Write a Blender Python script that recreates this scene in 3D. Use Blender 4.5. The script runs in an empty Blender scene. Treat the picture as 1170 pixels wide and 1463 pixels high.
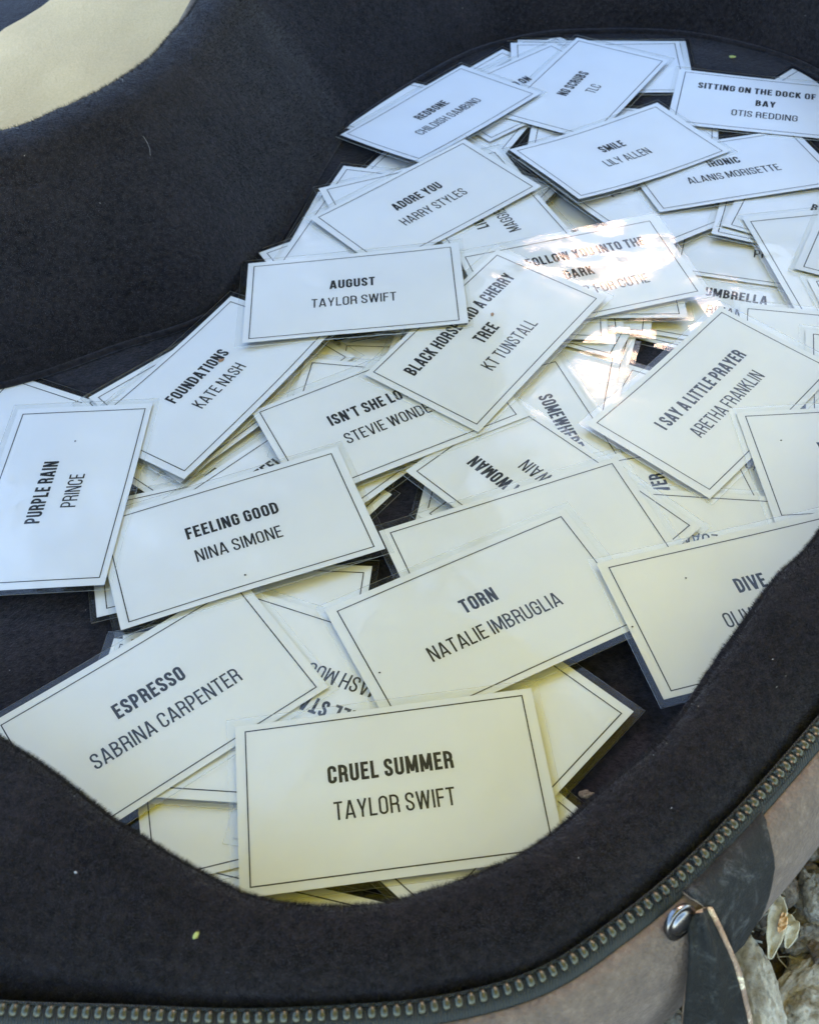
import bpy, math, random
import numpy as np
from mathutils import Vector, Matrix, noise
R = math.radians
S = 0.001                      # everything below is written in millimetres
scene = bpy.context.scene

# ------------------------------------------------------------------ camera
cam_d = bpy.data.cameras.new('camera'); cam = bpy.data.objects.new('camera', cam_d)
scene.collection.objects.link(cam); scene.camera = cam
_r = Vector((0.99802221, -0.04705801, -0.04167997)); _u = Vector((0.06286235, 0.74710748, 0.66172407)); _f = Vector((0, 0.66303542, -0.74858803))
cam.matrix_world = Matrix(((_r.x, _u.x, -_f.x, 0), (_r.y, _u.y, -_f.y, 0), (_r.z, _u.z, -_f.z, .28793), (0, 0, 0, 1)))
cam_d.sensor_fit = 'HORIZONTAL'; cam_d.sensor_width = 36; cam_d.lens = 51.355
cam_d.clip_start = .01; cam_d.clip_end = 100
cam_d.dof.use_dof = True; cam_d.dof.focus_distance = .37; cam_d.dof.aperture_fstop = 42

# ------------------------------------------------------------------ daylight
SUN_EL, SUN_AZ = 28.5, 10.0     # degrees; azimuth clockwise from +y
world = bpy.data.worlds.new('World'); scene.world = world; world.use_nodes = True
nt = world.node_tree; nt.nodes.clear()
sky = nt.nodes.new('ShaderNodeTexSky'); sky.sky_type = 'NISHITA'; sky.sun_disc = False
sky.sun_elevation = R(SUN_EL); sky.sun_rotation = R(SUN_AZ); sky.air_density = 1.0; sky.dust_density = .3
bg = nt.nodes.new('ShaderNodeBackground'); bg.inputs[1].default_value = .15
wo = nt.nodes.new('ShaderNodeOutputWorld'); nt.links.new(sky.outputs[0], bg.inputs[0]); nt.links.new(bg.outputs[0], wo.inputs[0])
sun_d = bpy.data.lights.new('sun', 'SUN'); sun_d.energy = .78; sun_d.angle = R(23); sun_d.color = (1, .60, .38)
sun = bpy.data.objects.new('sun', sun_d); scene.collection.objects.link(sun)
sun.rotation_euler = (R(90 - SUN_EL), 0, R(180 - SUN_AZ)); sun.location = (.3, 1.5, 1.3)
scene.view_settings.view_transform = 'Standard'; scene.view_settings.look = 'None'
scene.view_settings.gamma = 1; scene.view_settings.exposure = 2.8
try:
    scene.cycles.transparent_max_bounces = 32; scene.cycles.max_bounces = 10
except Exception: pass

# ------------------------------------------------------------------ helpers
def mat(name):
    m = bpy.data.materials.new(name); m.use_nodes = True
    n = m.node_tree; b = n.nodes['Principled BSDF']; return m, n, b
def node(n, t, **kw):
    x = n.nodes.new(t)
    for k, v in kw.items():
        if k in x.inputs: x.inputs[k].default_value = v
        else: setattr(x, k, v)
    return x
def ramp(n, src, stops):
    r = n.nodes.new('ShaderNodeValToRGB'); n.links.new(src, r.inputs[0])
    e = r.color_ramp.elements
    while len(e) < len(stops): e.new(.5)
    for el, (p, c) in zip(e, stops): el.position = p; el.color = (*c, 1)
    return r.outputs[0]
def coords(n, scale=1):
    tc = n.nodes.new('ShaderNodeTexCoord'); return tc.outputs['Object']
def mesh_obj(name, verts, faces, m, parent=None, smooth=False, mats=None, midx=None, loc=None):
    me = bpy.data.meshes.new(name)
    v = (np.asarray(verts, dtype=float) * S)
    me.from_pydata(v.tolist(), [], [list(f) for f in faces])
    if mats:
        for q in mats: me.materials.append(q)
    else: me.materials.append(m)
    if midx is not None: me.polygons.foreach_set('material_index', midx)
    me.polygons.foreach_set('use_smooth', [smooth] * len(me.polygons)) if not isinstance(smooth, list) else me.polygons.foreach_set('use_smooth', smooth)
    me.update()
    o = bpy.data.objects.new(name, me); scene.collection.objects.link(o)
    if parent: o.parent = parent
    if loc is not None: o.location = Vector(loc) * S
    return o
def tag(o, label=None, cat=None, group=None, kind=None):
    if label: o['label'] = label
    if cat: o['category'] = cat
    if group: o['group'] = group
    if kind: o['kind'] = kind
    return o
def empty(name, loc, rz=0):
    o = bpy.data.objects.new(name, None); scene.collection.objects.link(o); o.location = Vector(loc) * S
    o.rotation_euler = (0, 0, rz); o.empty_display_size = .01; return o

# ------------------------------------------------------------------ materials
def velvet(name, dark, light, sheen, scale=520):
    m, n, b = mat(name); c = coords(n)
    a = node(n, 'ShaderNodeTexNoise', Scale=scale, Detail=6.0, Roughness=.7); n.links.new(c, a.inputs['Vector'])
    a2 = node(n, 'ShaderNodeTexNoise', Scale=28.0, Detail=5.0, Roughness=.6); n.links.new(c, a2.inputs['Vector'])
    mx = node(n, 'ShaderNodeMath', operation='MULTIPLY_ADD'); n.links.new(a2.outputs[0], mx.inputs[0]); mx.inputs[1].default_value = .35; n.links.new(a.outputs[0], mx.inputs[2])
    col = ramp(n, mx.outputs[0], [(.52, dark), (.86, light)]); n.links.new(col, b.inputs['Base Color'])
    b.inputs['Roughness'].default_value = .95; b.inputs['Specular IOR Level'].default_value = .1
    b.inputs['Sheen Weight'].default_value = sheen; b.inputs['Sheen Roughness'].default_value = .45
    b.inputs['Sheen Tint'].default_value = (.75, .8, 1, 1)
    f = node(n, 'ShaderNodeTexNoise', Scale=900.0, Detail=4.0, Roughness=.7); n.links.new(c, f.inputs['Vector'])
    bp = node(n, 'ShaderNodeBump', Strength=.55, Distance=.0012); n.links.new(f.outputs[0], bp.inputs['Height'])
    bp2 = node(n, 'ShaderNodeBump', Strength=.5, Distance=.004); n.links.new(a2.outputs[0], bp2.inputs['Height'])
    n.links.new(bp.outputs[0], bp2.inputs['Normal']); n.links.new(bp2.outputs[0], b.inputs['Normal'])
    return m
M_VEL = velvet('navy_velvet', (.0036, .0030, .0034), (.023, .0195, .0215), .20)
M_CREAM = velvet('cream_fleece', (.60, .42, .205), (.70, .50, .255), .15, 700)

def m_paper():
    m, n, b = mat('card_paper'); c = coords(n)
    a = node(n, 'ShaderNodeTexNoise', Scale=30.0, Detail=4.0); n.links.new(c, a.inputs['Vector'])
    n.links.new(ramp(n, a.outputs[0], [(.3, (.80, .81, .83)), (.7, (.84, .85, .865))]), b.inputs['Base Color'])
    b.inputs['Roughness'].default_value = .7; b.inputs['Specular IOR Level'].default_value = .2
    return m
def m_ink():
    m, n, b = mat('black_ink'); b.inputs['Base Color'].default_value = (.012, .012, .014, 1)
    b.inputs['Roughness'].default_value = .6; return m
def m_sleeve(name, wave, crackle, rough):
    m = bpy.data.materials.new(name); m.use_nodes = True; n = m.node_tree; n.nodes.clear(); c = coords(n)
    out = n.nodes.new('ShaderNodeOutputMaterial')
    tr = node(n, 'ShaderNodeBsdfTransparent'); tr.inputs[0].default_value = (.992, .994, .992, 1)
    gl = node(n, 'ShaderNodeBsdfGlossy', Roughness=rough); gl.inputs[0].default_value = (1, 1, 1, 1)
    w = node(n, 'ShaderNodeTexNoise', Scale=22.0, Detail=2.0); n.links.new(c, w.inputs['Vector'])
    b1 = node(n, 'ShaderNodeBump', Strength=1.0, Distance=wave); n.links.new(w.outputs[0], b1.inputs['Height'])
    w2 = node(n, 'ShaderNodeTexNoise', Scale=700.0, Detail=3.0); n.links.new(c, w2.inputs['Vector'])
    b2 = node(n, 'ShaderNodeBump', Strength=1.0, Distance=crackle); n.links.new(w2.outputs[0], b2.inputs['Height']); n.links.new(b1.outputs[0], b2.inputs['Normal'])
    n.links.new(b2.outputs[0], gl.inputs['Normal'])
    sc = node(n, 'ShaderNodeTexNoise', Scale=60.0, Detail=7.0, Roughness=.75, Distortion=1.5); n.links.new(c, sc.inputs['Vector'])
    mr = node(n, 'ShaderNodeMapRange'); mr.inputs['From Min'].default_value = .45; mr.inputs['From Max'].default_value = .7; mr.inputs['To Min'].default_value = rough * .7; mr.inputs['To Max'].default_value = rough * 3.2
    n.links.new(sc.outputs[0], mr.inputs['Value']); n.links.new(mr.outputs[0], gl.inputs['Roughness'])
    fr = node(n, 'ShaderNodeFresnel', IOR=1.33); n.links.new(b1.outputs[0], fr.inputs['Normal'])
    mx = n.nodes.new('ShaderNodeMixShader'); n.links.new(fr.outputs[0], mx.inputs[0]); n.links.new(tr.outputs[0], mx.inputs[1]); n.links.new(gl.outputs[0], mx.inputs[2])
    n.links.new(mx.outputs[0], out.inputs[0]); return m
def m_edge():
    m = bpy.data.materials.new('sleeve_cut_edge'); m.use_nodes = True; n = m.node_tree; n.nodes.clear()
    out = n.nodes.new('ShaderNodeOutputMaterial'); tr = node(n, 'ShaderNodeBsdfTransparent')
    d = node(n, 'ShaderNodeBsdfDiffuse'); d.inputs[0].default_value = (.8, .8, .76, 1)
    mx = n.nodes.new('ShaderNodeMixShader'); mx.inputs[0].default_value = .4
    n.links.new(tr.outputs[0], mx.inputs[1]); n.links.new(d.outputs[0], mx.inputs[2]); n.links.new(mx.outputs[0], out.inputs[0]); return m
def m_margin():
    # the two sealed plastic films beyond the paper: slightly milky, so a thin veil of scatter
    m = bpy.data.materials.new('sealed_film'); m.use_nodes = True; n = m.node_tree; n.nodes.clear()
    out = n.nodes.new('ShaderNodeOutputMaterial'); tr = node(n, 'ShaderNodeBsdfTransparent'); tr.inputs[0].default_value = (.99, .992, .985, 1)
    d = node(n, 'ShaderNodeBsdfDiffuse'); d.inputs[0].default_value = (.7, .7, .66, 1)
    mx = n.nodes.new('ShaderNodeMixShader'); mx.inputs[0].default_value = .018
    n.links.new(tr.outputs[0], mx.inputs[1]); n.links.new(d.outputs[0], mx.inputs[2]); n.links.new(mx.outputs[0], out.inputs[0]); return m
M_PAPER, M_INK, M_EDGE, M_MARGIN = m_paper(), m_ink(), m_edge(), m_margin()
M_SLEEVE = [m_sleeve('clear_plastic', .0012, .000010, .055), m_sleeve('wavy_plastic', .0022, .000020, .07), m_sleeve('crackled_plastic', .0016, .00008, .12)]

def m_canvas():
    m, n, b = mat('taupe_canvas'); c = coords(n)
    a = node(n, 'ShaderNodeTexNoise', Scale=230.0, Detail=9.0, Roughness=.85); n.links.new(c, a.inputs['Vector'])
    n.links.new(ramp(n, a.outputs[0], [(.36, (.080, .062, .052)), (.52, (.115, .088, .070)), (.70, (.185, .146, .118))]), b.inputs['Base Color'])
    b.inputs['Roughness'].default_value = .95
    v = node(n, 'ShaderNodeTexVoronoi', Scale=900.0); n.links.new(c, v.inputs['Vector'])
    bp = node(n, 'ShaderNodeBump', Strength=.6, Distance=.0006); n.links.new(v.outputs[0], bp.inputs['Height'])
    n.links.new(bp.outputs[0], b.inputs['Normal']); return m
def m_leather(name, col, rough=.45, sc=420):
    m, n, b = mat(name); c = coords(n)
    a = node(n, 'ShaderNodeTexNoise', Scale=160.0, Detail=10.0, Roughness=.85, Distortion=.8); n.links.new(c, a.inputs['Vector'])
    n.links.new(ramp(n, a.outputs[0], [(.40, tuple(x * .6 for x in col)), (.53, col), (.66, tuple(min(1, x * 4.5 + .015) for x in col))]), b.inputs['Base Color'])
    b.inputs['Roughness'].default_value = rough
    b.inputs['Specular IOR Level'].default_value = .22
    v = node(n, 'ShaderNodeTexNoise', Scale=float(sc) * 1.4, Detail=5.0, Roughness=.7); n.links.new(c, v.inputs['Vector'])
    bp = node(n, 'ShaderNodeBump', Strength=.7, Distance=.0012); n.links.new(v.outputs[0], bp.inputs['Height'])
    n.links.new(bp.outputs[0], b.inputs['Normal']); return m
def m_tape():
    m, n, b = mat('zip_tape'); c = coords(n)
    a = node(n, 'ShaderNodeTexWave', Scale=500.0, Distortion=2.0); n.links.new(c, a.inputs['Vector'])
    n.links.new(ramp(n, a.outputs[1] if len(a.outputs) > 1 else a.outputs[0], [(0, (.005, .008, .008)), (1, (.015, .020, .020))]), b.inputs['Base Color'])
    b.inputs['Roughness'].default_value = .8
    bp = node(n, 'ShaderNodeBump', Strength=.5, Distance=.0004); n.links.new(a.outputs[0], bp.inputs['Height']); n.links.new(bp.outputs[0], b.inputs['Normal']); return m
def m_metal(name, col, rough):
    m, n, b = mat(name); b.inputs['Base Color'].default_value = (*col, 1); b.inputs['Metallic'].default_value = 1; b.inputs['Roughness'].default_value = rough
    c = coords(n); a = node(n, 'ShaderNodeTexNoise', Scale=600.0, Detail=3.0); n.links.new(c, a.inputs['Vector'])
    bp = node(n, 'ShaderNodeBump', Strength=.15, Distance=.0003); n.links.new(a.outputs[0], bp.inputs['Height']); n.links.new(bp.outputs[0], b.inputs['Normal']); return m
def m_rock(name, stops, sc=60, bump=.0045):
    m, n, b = mat(name); c = coords(n)
    a = node(n, 'ShaderNodeTexNoise', Scale=float(sc), Detail=10.0, Roughness=.72); n.links.new(c, a.inputs['Vector'])
    a3 = node(n, 'ShaderNodeTexNoise', Scale=float(sc) * 9, Detail=6.0, Roughness=.8); n.links.new(c, a3.inputs['Vector'])
    mm = node(n, 'ShaderNodeMath', operation='MULTIPLY_ADD'); n.links.new(a3.outputs[0], mm.inputs[0]); mm.inputs[1].default_value = .6; n.links.new(a.outputs[0], mm.inputs[2])
    n.links.new(ramp(n, mm.outputs[0], stops), b.inputs['Base Color']); b.inputs['Roughness'].default_value = .9
    bp = node(n, 'ShaderNodeBump', Strength=.9, Distance=bump); n.links.new(mm.outputs[0], bp.inputs['Height']); n.links.new(bp.outputs[0], b.inputs['Normal']); return m
M_CANVAS = m_canvas(); M_TAPE = m_tape(); M_TOOTH = m_metal('zip_metal', (.075, .077, .06), .45); M_CHROME = m_metal('chrome', (.16, .16, .165), .25)
M_LEATHER = m_leather('black_leather', (.012, .013, .0135), .72); M_STRAP = m_leather('dark_strap_leather', (.008, .009, .0085), .6, 300); M_TAN = m_leather('tan_leather_edge', (.30, .21, .15), .8)
M_ROCK = m_rock('pale_stone', [(.52, (.11, .088, .06)), (.70, (.48, .41, .29)), (.95, (.80, .72, .56))])
M_ROCK2 = m_rock('grey_stone', [(.55, (.065, .055, .042)), (.76, (.30, .265, .20)), (1.0, (.60, .54, .42))])
M_ROCK3 = m_rock('brown_stone', [(.55, (.10, .07, .045)), (.78, (.27, .21, .15)), (1.0, (.50, .42, .32))])
M_SOIL = m_rock('soil', [(.55, (.02, .014, .010)), (.8, (.10, .075, .055)), (1.05, (.24, .19, .14))], 80, .004)
M_LEAF = m_rock('dry_leaf', [(.5, (.24, .20, .13)), (.8, (.50, .45, .32)), (1.0, (.68, .63, .50))], 70, .0008)
M_LEAF2 = m_rock('orange_leaf', [(.5, (.40, .20, .08)), (.9, (.75, .48, .25))], 70, .0006)
def m_green_leaf():
    m = bpy.data.materials.new('green_leaf'); m.use_nodes = True; n = m.node_tree; n.nodes.clear()
    out = n.nodes.new('ShaderNodeOutputMaterial'); d = node(n, 'ShaderNodeBsdfDiffuse'); d.inputs[0].default_value = (.07, .09, .03, 1)
    t = node(n, 'ShaderNodeBsdfTranslucent'); t.inputs[0].default_value = (.16, .15, .03, 1); mx = n.nodes.new('ShaderNodeMixShader'); mx.inputs[0].default_value = .45
    n.links.new(d.outputs[0], mx.inputs[1]); n.links.new(t.outputs[0], mx.inputs[2]); n.links.new(mx.outputs[0], out.inputs[0]); return m
M_GLEAF = m_green_leaf()
def m_yellow():  # fabric of the added cloth that turns the near light yellow
    m = bpy.data.materials.new('yellow_tint_fabric'); m.use_nodes = True; n = m.node_tree; n.nodes.clear(); c = coords(n)
    a = node(n, 'ShaderNodeTexNoise', Scale=40.0, Detail=6.0); n.links.new(c, a.inputs['Vector']); col = ramp(n, a.outputs[0], [(.3, (.84, .70, .04)), (.7, (.90, .76, .06))])
    out = n.nodes.new('ShaderNodeOutputMaterial'); d = node(n, 'ShaderNodeBsdfDiffuse'); t = node(n, 'ShaderNodeBsdfTranslucent'); n.links.new(col, d.inputs[0]); n.links.new(col, t.inputs[0])
    mx = n.nodes.new('ShaderNodeMixShader'); mx.inputs[0].default_value = .68; n.links.new(d.outputs[0], mx.inputs[1]); n.links.new(t.outputs[0], mx.inputs[2]); n.links.new(mx.outputs[0], out.inputs[0]); return m
M_YELLOW = m_yellow()
M_LINT, _n, _b = mat('lint'); _b.inputs['Base Color'].default_value = (.6, .6, .62, 1)
M_GREEN, _n, _b = mat('green_crumb'); _b.inputs['Base Color'].default_value = (.35, .40, .12, 1)
M_CRUMB, _n, _b = mat('brown_crumb'); _b.inputs['Base Color'].default_value = (.28, .15, .08, 1)
# ------------------------------------------------------------------ the case (plan curves in mm)
# seam on the floor, inner lip of the padded wall, zip line, height of the wall
FLOOR = -7.5
K_ = [ # Sx,Sy, Ix,Iy, Zx,Zy, zt
 (-150,180,-150,178,-140,98,42),(-103,157,-104,155,-98,90,42),(-71,132,-72,130,-68,87,42),(-41,113,-41.5,111,-42,84.5,42),
 (-18,109,-18,107,-18,84,42),(-3,111,-3,109,0,84.5,42),(15,117,16,115,22,89,42),(29,124.5,30,122.6,40,99,42),(41,134,42.6,132.4,53,107.5,42),
 (58,148,60,146,70,121,42),(74,167,76,165,88,137,42),(96,192,97,191,118,165,42),(112,205,111.5,203,140,186,42),
 (150,251,150,250,185,235,45),(195,320,195,320,228,310,50),(220,400,222,400,252,398,54),(226,470,228,470,256,480,56),
 (215,536,225,545,245,565,58),(165,579,178,600,190,625,60),(105,591,108,620,108,648,60),(72,587,68,618,62,645,60),
 (38,569,20,600,5,625,60),(-10,520,-52,545,-72,572,60),(-23,496,-61,503,-86,515,60),(-42,441,-74,456,-100,472,60),
 (-69,378,-94,424,-113,450,60),(-110,357,-116,406,-128,432,60),(-152,338,-141,387,-150,418,60),(-215,330,-210,372,-212,402,60),
 (-285,300,-300,330,-325,350,58),(-315,240,-325,240,-352,240,52),(-290,180,-292,172,-310,145,46),(-220,162,-220,160,-215,110,43)]
K_ = np.array(K_, float)
NS = 420
def crom(P, n):
    P = np.asarray(P); N = len(P)
    seg = np.linalg.norm(np.roll(P[:, 4:6], -1, 0) - P[:, 4:6], axis=1); cum = np.concatenate([[0], np.cumsum(seg)])
    out = []
    for s in np.linspace(0, cum[-1], n, endpoint=False):
        i = int(np.searchsorted(cum, s, 'right') - 1); i = min(i, N - 1); t = (s - cum[i]) / seg[i]
        p0, p1, p2, p3 = P[(i - 1) % N], P[i], P[(i + 1) % N], P[(i + 2) % N]
        out.append(.5 * (2 * p1 + (p2 - p0) * t + (2 * p0 - 5 * p1 + 4 * p2 - p3) * t * t + (3 * p1 - p0 - 3 * p2 + p3) * t ** 3))
    return np.array(out)
RAIL = crom(K_, NS)
def sm(a, k=3):
    for _ in range(k): a = (np.roll(a, 1, 0) + 2 * a + np.roll(a, -1, 0)) / 4
    return a
RAIL = sm(RAIL, 2)
SE, IN, ZI, ZT = RAIL[:, 0:2], RAIL[:, 2:4], RAIL[:, 4:6], RAIL[:, 6]
_t = np.roll(ZI, -1, 0) - np.roll(ZI, 1, 0); TAN = _t / np.linalg.norm(_t, axis=1)[:, None]
OUTN = np.stack([TAN[:, 1], -TAN[:, 0]], 1)       # outward normal of the zip line
WID = np.linalg.norm(ZI - IN, axis=1)
FAR = np.clip((ZI[:, 1] - 300) / 120, 0, 1)                # the zip runs lower, out of sight, on the far side
ZZ = ZT - 6 - 12 * FAR
def P3(xy, z): return np.concatenate([xy, np.broadcast_to(np.asarray(z, float).reshape(-1, 1), (len(xy), 1))], 1)
def across(t): return IN + (ZI - IN) * np.asarray(t)[..., None]   # 0 at lip, 1 at zip
def lining_rows():
    one = np.ones(NS); rows = []
    c = SE.mean(0)
    rows.append(P3(SE + (c - SE) * .05, FLOOR * one)); rows.append(P3(SE + (c - SE) * .012, FLOOR + .6 * one)); rows.append(P3(SE, FLOOR + 3 * one))
    for f in (.12, .3, .5, .7, .86):                        # the wall, bulging a little
        b = math.sin(f * math.pi) * 3
        rows.append(P3(SE + (IN - SE) * (f ** 1.15) - OUTN * b, FLOOR + 3 + (ZT - FLOOR - 9) * f))
    w = WID
    for mm, dz in ((.2, -6.0), (1.2, -3.2), (3.2, -1.2), (6.5, 0.0)):
        rows.append(P3(across(mm / w), ZT + dz))
    for t, dz, fd in ((.42, .6, 0), (.58, -.2, 0), (.72, -2.0, .1), (.83, -5.0, .35), (.90, -9.0, .7), (.935, -13.5, 1)):
        rows.append(P3(across(np.full(NS, t)), ZT + dz - 12 * fd * FAR))
    return np.array(rows)
def tape_rows():
    zz = ZZ; rows = []
    for o, dz in ((-2.6, -8), (-2.2, -3), (-1.9, -.6), (-1.5, 0), (0, 0), (1.8, -.2), (2.7, -.6), (3.2, -1.5)):
        rows.append(P3(ZI + OUTN * o, zz + dz))
    return np.array(rows)
def canvas_rows():
    zz = ZZ; rows = []
    for o, f in ((2.3, -1.9), (3.6, -1.0), (6.2, -2.0), (9.6, -6), (12.5, -13), (13.6, -22), (13.4, -32), (12.2, -44), (10.0, -54), (5.0, -60)):
        z = zz + f * (zz + 29) / 62.
        rows.append(P3(ZI + OUTN * o, z))
    return np.array(rows)
# ------------------------------------------------------------------ condensed capitals drawn as strokes
def _round(pts, closed=False, n=5):
    """pts (x,y[,r]) -> polyline with rounded corners"""
    out = []; N = len(pts)
    for i, p in enumerate(pts):
        r = p[2] if len(p) > 2 else 0
        if r == 0 or (not closed and i in (0, N - 1)): out.append((p[0], p[1])); continue
        a = Vector(pts[(i - 1) % N][:2]) - Vector(p[:2]); b = Vector(pts[(i + 1) % N][:2]) - Vector(p[:2])
        la, lb = a.length, b.length; r = min(r, la * .5 if len(pts[(i-1)%N])>2 else la, lb * .5 if len(pts[(i+1)%N])>2 else lb)
        a /= la; b /= lb; c = Vector(p[:2])
        for k in range(n + 1):
            t = k / n * math.pi / 2
            q = c + a * r * (1 - math.sin(t)) + b * r * (1 - math.cos(t)); out.append((q.x, q.y))
    ded = [out[0]]
    for p in out[1:]:
        if abs(p[0] - ded[-1][0]) + abs(p[1] - ded[-1][1]) > 1e-4: ded.append(p)
    if closed and abs(ded[0][0] - ded[-1][0]) + abs(ded[0][1] - ded[-1][1]) < 1e-4: ded.pop()
    return ded
def glyph(ch, t):
    """strokes (polyline, closed) and advance for cap height 1"""
    W = dict(A=.53, B=.47, C=.46, D=.47, E=.40, F=.39, G=.46, H=.49, I=t, J=.36, K=.48, L=.385, M=.63, N=.50, O=.46, P=.45, Q=.47, R=.47, S=.44, T=.44, U=.47, V=.51, W=.72, X=.50, Y=.49, Z=.42)
    w = W.get(ch, .42); h = t / 2; l, r, b, T = h, w - h, h, 1 - h; q = .21
    s = []; P = lambda *p, c=False: s.append((_round(list(p), c), c))
    if ch == 'A': P((h*.9, 0), (w/2 - t*.12, 1)); P((w - h*.9, 0), (w/2 + t*.12, 1)); P((.14, .25), (w - .14, .25))
    elif ch == 'B': P((l, T), (r - .03, T, q), (r - .03, .535, q), (l, .535)); P((l, .505), (r, .505, q), (r, b, q), (l, b)); P((l, 0), (l, 1))
    elif ch == 'C': P((r, .64), (r, T, q), (l, T, q), (l, b, q), (r, b, q), (r, .36))
    elif ch == 'D': P((l, T), (r, T, q), (r, b, q), (l, b)); P((l, 0), (l, 1))
    elif ch == 'E': P((l, 0), (l, 1)); P((l, T), (w, T)); P((l, b), (w, b)); P((l, .52), (w * .9, .52))
    elif ch == 'F': P((l, 0), (l, 1)); P((l, T), (w, T)); P((l, .50), (w * .9, .50))
    elif ch == 'G': P((r, .66), (r, T, q), (l, T, q), (l, b, q), (r, b, q), (r, .50), (w * .53, .50))
    elif ch == 'H': P((l, 0), (l, 1)); P((r, 0), (r, 1)); P((l, .51), (r, .51))
    elif ch == 'I': P((l, 0), (l, 1))
    elif ch == 'J': P((r, 1), (r, b, q), (0, b))
    elif ch == 'K': P((l, 0), (l, 1)); P((r, 1), (l, .40)); P((w * .42, .58), (r + .01, 0))
    elif ch == 'L': P((l, 1), (l, 0)); P((l, b), (w, b))
    elif ch == 'M': P((l, 0), (l, 1)); P((r, 0), (r, 1)); P((l + .01, 1), (w / 2, .12)); P((r - .01, 1), (w / 2, .12))
    elif ch == 'N': P((l, 0), (l, 1)); P((r, 0), (r, 1)); P((l + .01, 1), (r - .01, 0))
    elif ch in 'OQ':
        P((l, T, q), (l, b, q), (r, b, q), (r, T, q), c=True)
        if ch == 'Q': P((w * .55, .2), (w, -.03))
    elif ch == 'P': P((l, T), (r, T, q), (r, .42, q), (l, .42)); P((l, 0), (l, 1))
    elif ch == 'R': P((l, T), (r - .01, T, q), (r - .01, .48, .15), (l, .48)); P((l, 0), (l, 1)); P((w * .45, .48), (r - .005, .46, .1), (r - .005, .25), (r + .01, 0))
    elif ch == 'S': P((r, .68), (r, T, q), (l, T, q), (l, .60, .12), (r, .38, .12), (r, b, q), (l, b, q), (l, .32))
    elif ch == 'T': P((0, T), (w, T)); P((w / 2, 0), (w / 2, 1))
    elif ch == 'U': P((l, 1), (l, b, q), (r, b, q), (r, 1))
    elif ch == 'V': P((h*.9, 1), (w/2 - t*.12, 0)); P((w - h*.9, 1), (w/2 + t*.12, 0))
    elif ch == 'W': P((h*.9, 1), (w*.27, 0)); P((w/2, 1), (w*.27, 0)); P((w/2, 1), (w*.73, 0)); P((w - h*.9, 1), (w*.73, 0))
    elif ch == 'X': P((h, 1), (w - h, 0)); P((w - h, 1), (h, 0))
    elif ch == 'Y': P((h*.9, 1), (w/2, .38)); P((w - h*.9, 1), (w/2, .38)); P((w/2, .42), (w/2, 0))
    elif ch == 'Z': P((0, T), (r, T)); P((r, T), (l, b)); P((l, b), (w, b))
    elif ch == '7': P((0, T), (r, T)); P((r, T), (w*.35, 0))
    elif ch == "'": w = t; P((l, 1), (l, .72))
    elif ch == '!': w = t; P((l, 1), (l, .28)); P((l, .15), (l, 0))
    elif ch == '.': w = t; P((l, t), (l, 0))
    elif ch == ' ': return [], .21
    return s, w + .105
def text_poly(txt, t, cap, cx, base):
    """list of (verts, faces) in card mm"""
    V, F = [], []; x = 0; chars = []
    for ch in txt:
        s, a = glyph(ch, t); chars.append((x, s)); x += a
    tot = x - .105; lift = 0
    for x0, s in chars:
        for pl, closed in s:
            n = len(pl); lift = (lift + 1) % 4
            pts = [Vector(p) for p in pl]; base_i = len(V)
            for i in range(n):
                if closed or 0 < i < n - 1:
                    d0 = (pts[i] - pts[i - 1]).normalized(); d1 = (pts[(i + 1) % n] - pts[i]).normalized()
                    d = d0 + d1; d = d.normalized() if d.length > 1e-6 else d1
                    k = 1 / max(.5, d.dot(d1))
                else:
                    d = (pts[min(i + 1, n - 1)] - pts[max(i - 1, 0)]).normalized(); k = 1
                nn = Vector((-d.y, d.x)) * (t / 2 * k)
                for sg in (1, -1):
                    q = pts[i] + nn * sg; V.append((cx + (q.x + x0 - tot / 2) * cap, base + q.y * cap, lift * .004))
            m = n if closed else n - 1
            for i in range(m):
                j = (i + 1) % n; F.append((base_i + 2 * i, base_i + 2 * i + 1, base_i + 2 * j + 1, base_i + 2 * j))
    return V, F
# ------------------------------------------------------------------ ground
rnd = random.Random(5)
def fbm(x, y, z, o=4): return noise.fractal(Vector((x, y, z)), 1.0, 2.0, o)
def ground():
    xs = np.concatenate([np.linspace(-2500, -500, 14), np.linspace(-450, 40, 30), np.linspace(44, 190, 74), np.linspace(200, 500, 24), np.linspace(600, 2500, 12)])
    ys = np.concatenate([np.linspace(-2000, -60, 16), np.linspace(-40, 20, 10), np.linspace(24, 230, 104), np.linspace(240, 800, 32), np.linspace(900, 2800, 14)])
    V = []; F = []
    for x in xs:
        for y in ys:
            h = -33 + 2.2 * fbm(x * .06, y * .06, 1) + 1.6 * fbm(x * .25, y * .25, 4)
            V.append((x, y, h))
    m = len(ys)
    for i in range(len(xs) - 1):
        for j in range(m - 1): k = i * m + j; F.append((k, k + m, k + m + 1, k + 1))
    return tag(mesh_obj('ground', V, F, M_SOIL, smooth=True), kind='structure')
ground()

# ------------------------------------------------------------------ the case: lining, zip, canvas
def loft(rows, flip=False):
    n = len(rows); V = np.concatenate(rows); F = []
    for i in range(n - 1):
        for j in range(NS):
            a, b = i * NS + j, i * NS + (j + 1) % NS; q = (a, b, b + NS, a + NS); F.append(q[::-1] if flip else q)
    return V, F
case = empty('instrument_case', (0, 0, -30)); tag(case, 'open instrument case with dark plush lining, padded rim, zip and taupe canvas outside', 'instrument case')
def cpart(name, V, F, m, **k):
    V = np.array(V, float); V[:, 2] += 30; return mesh_obj(name, V, F, m, case, **k)
LR = lining_rows()
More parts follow.
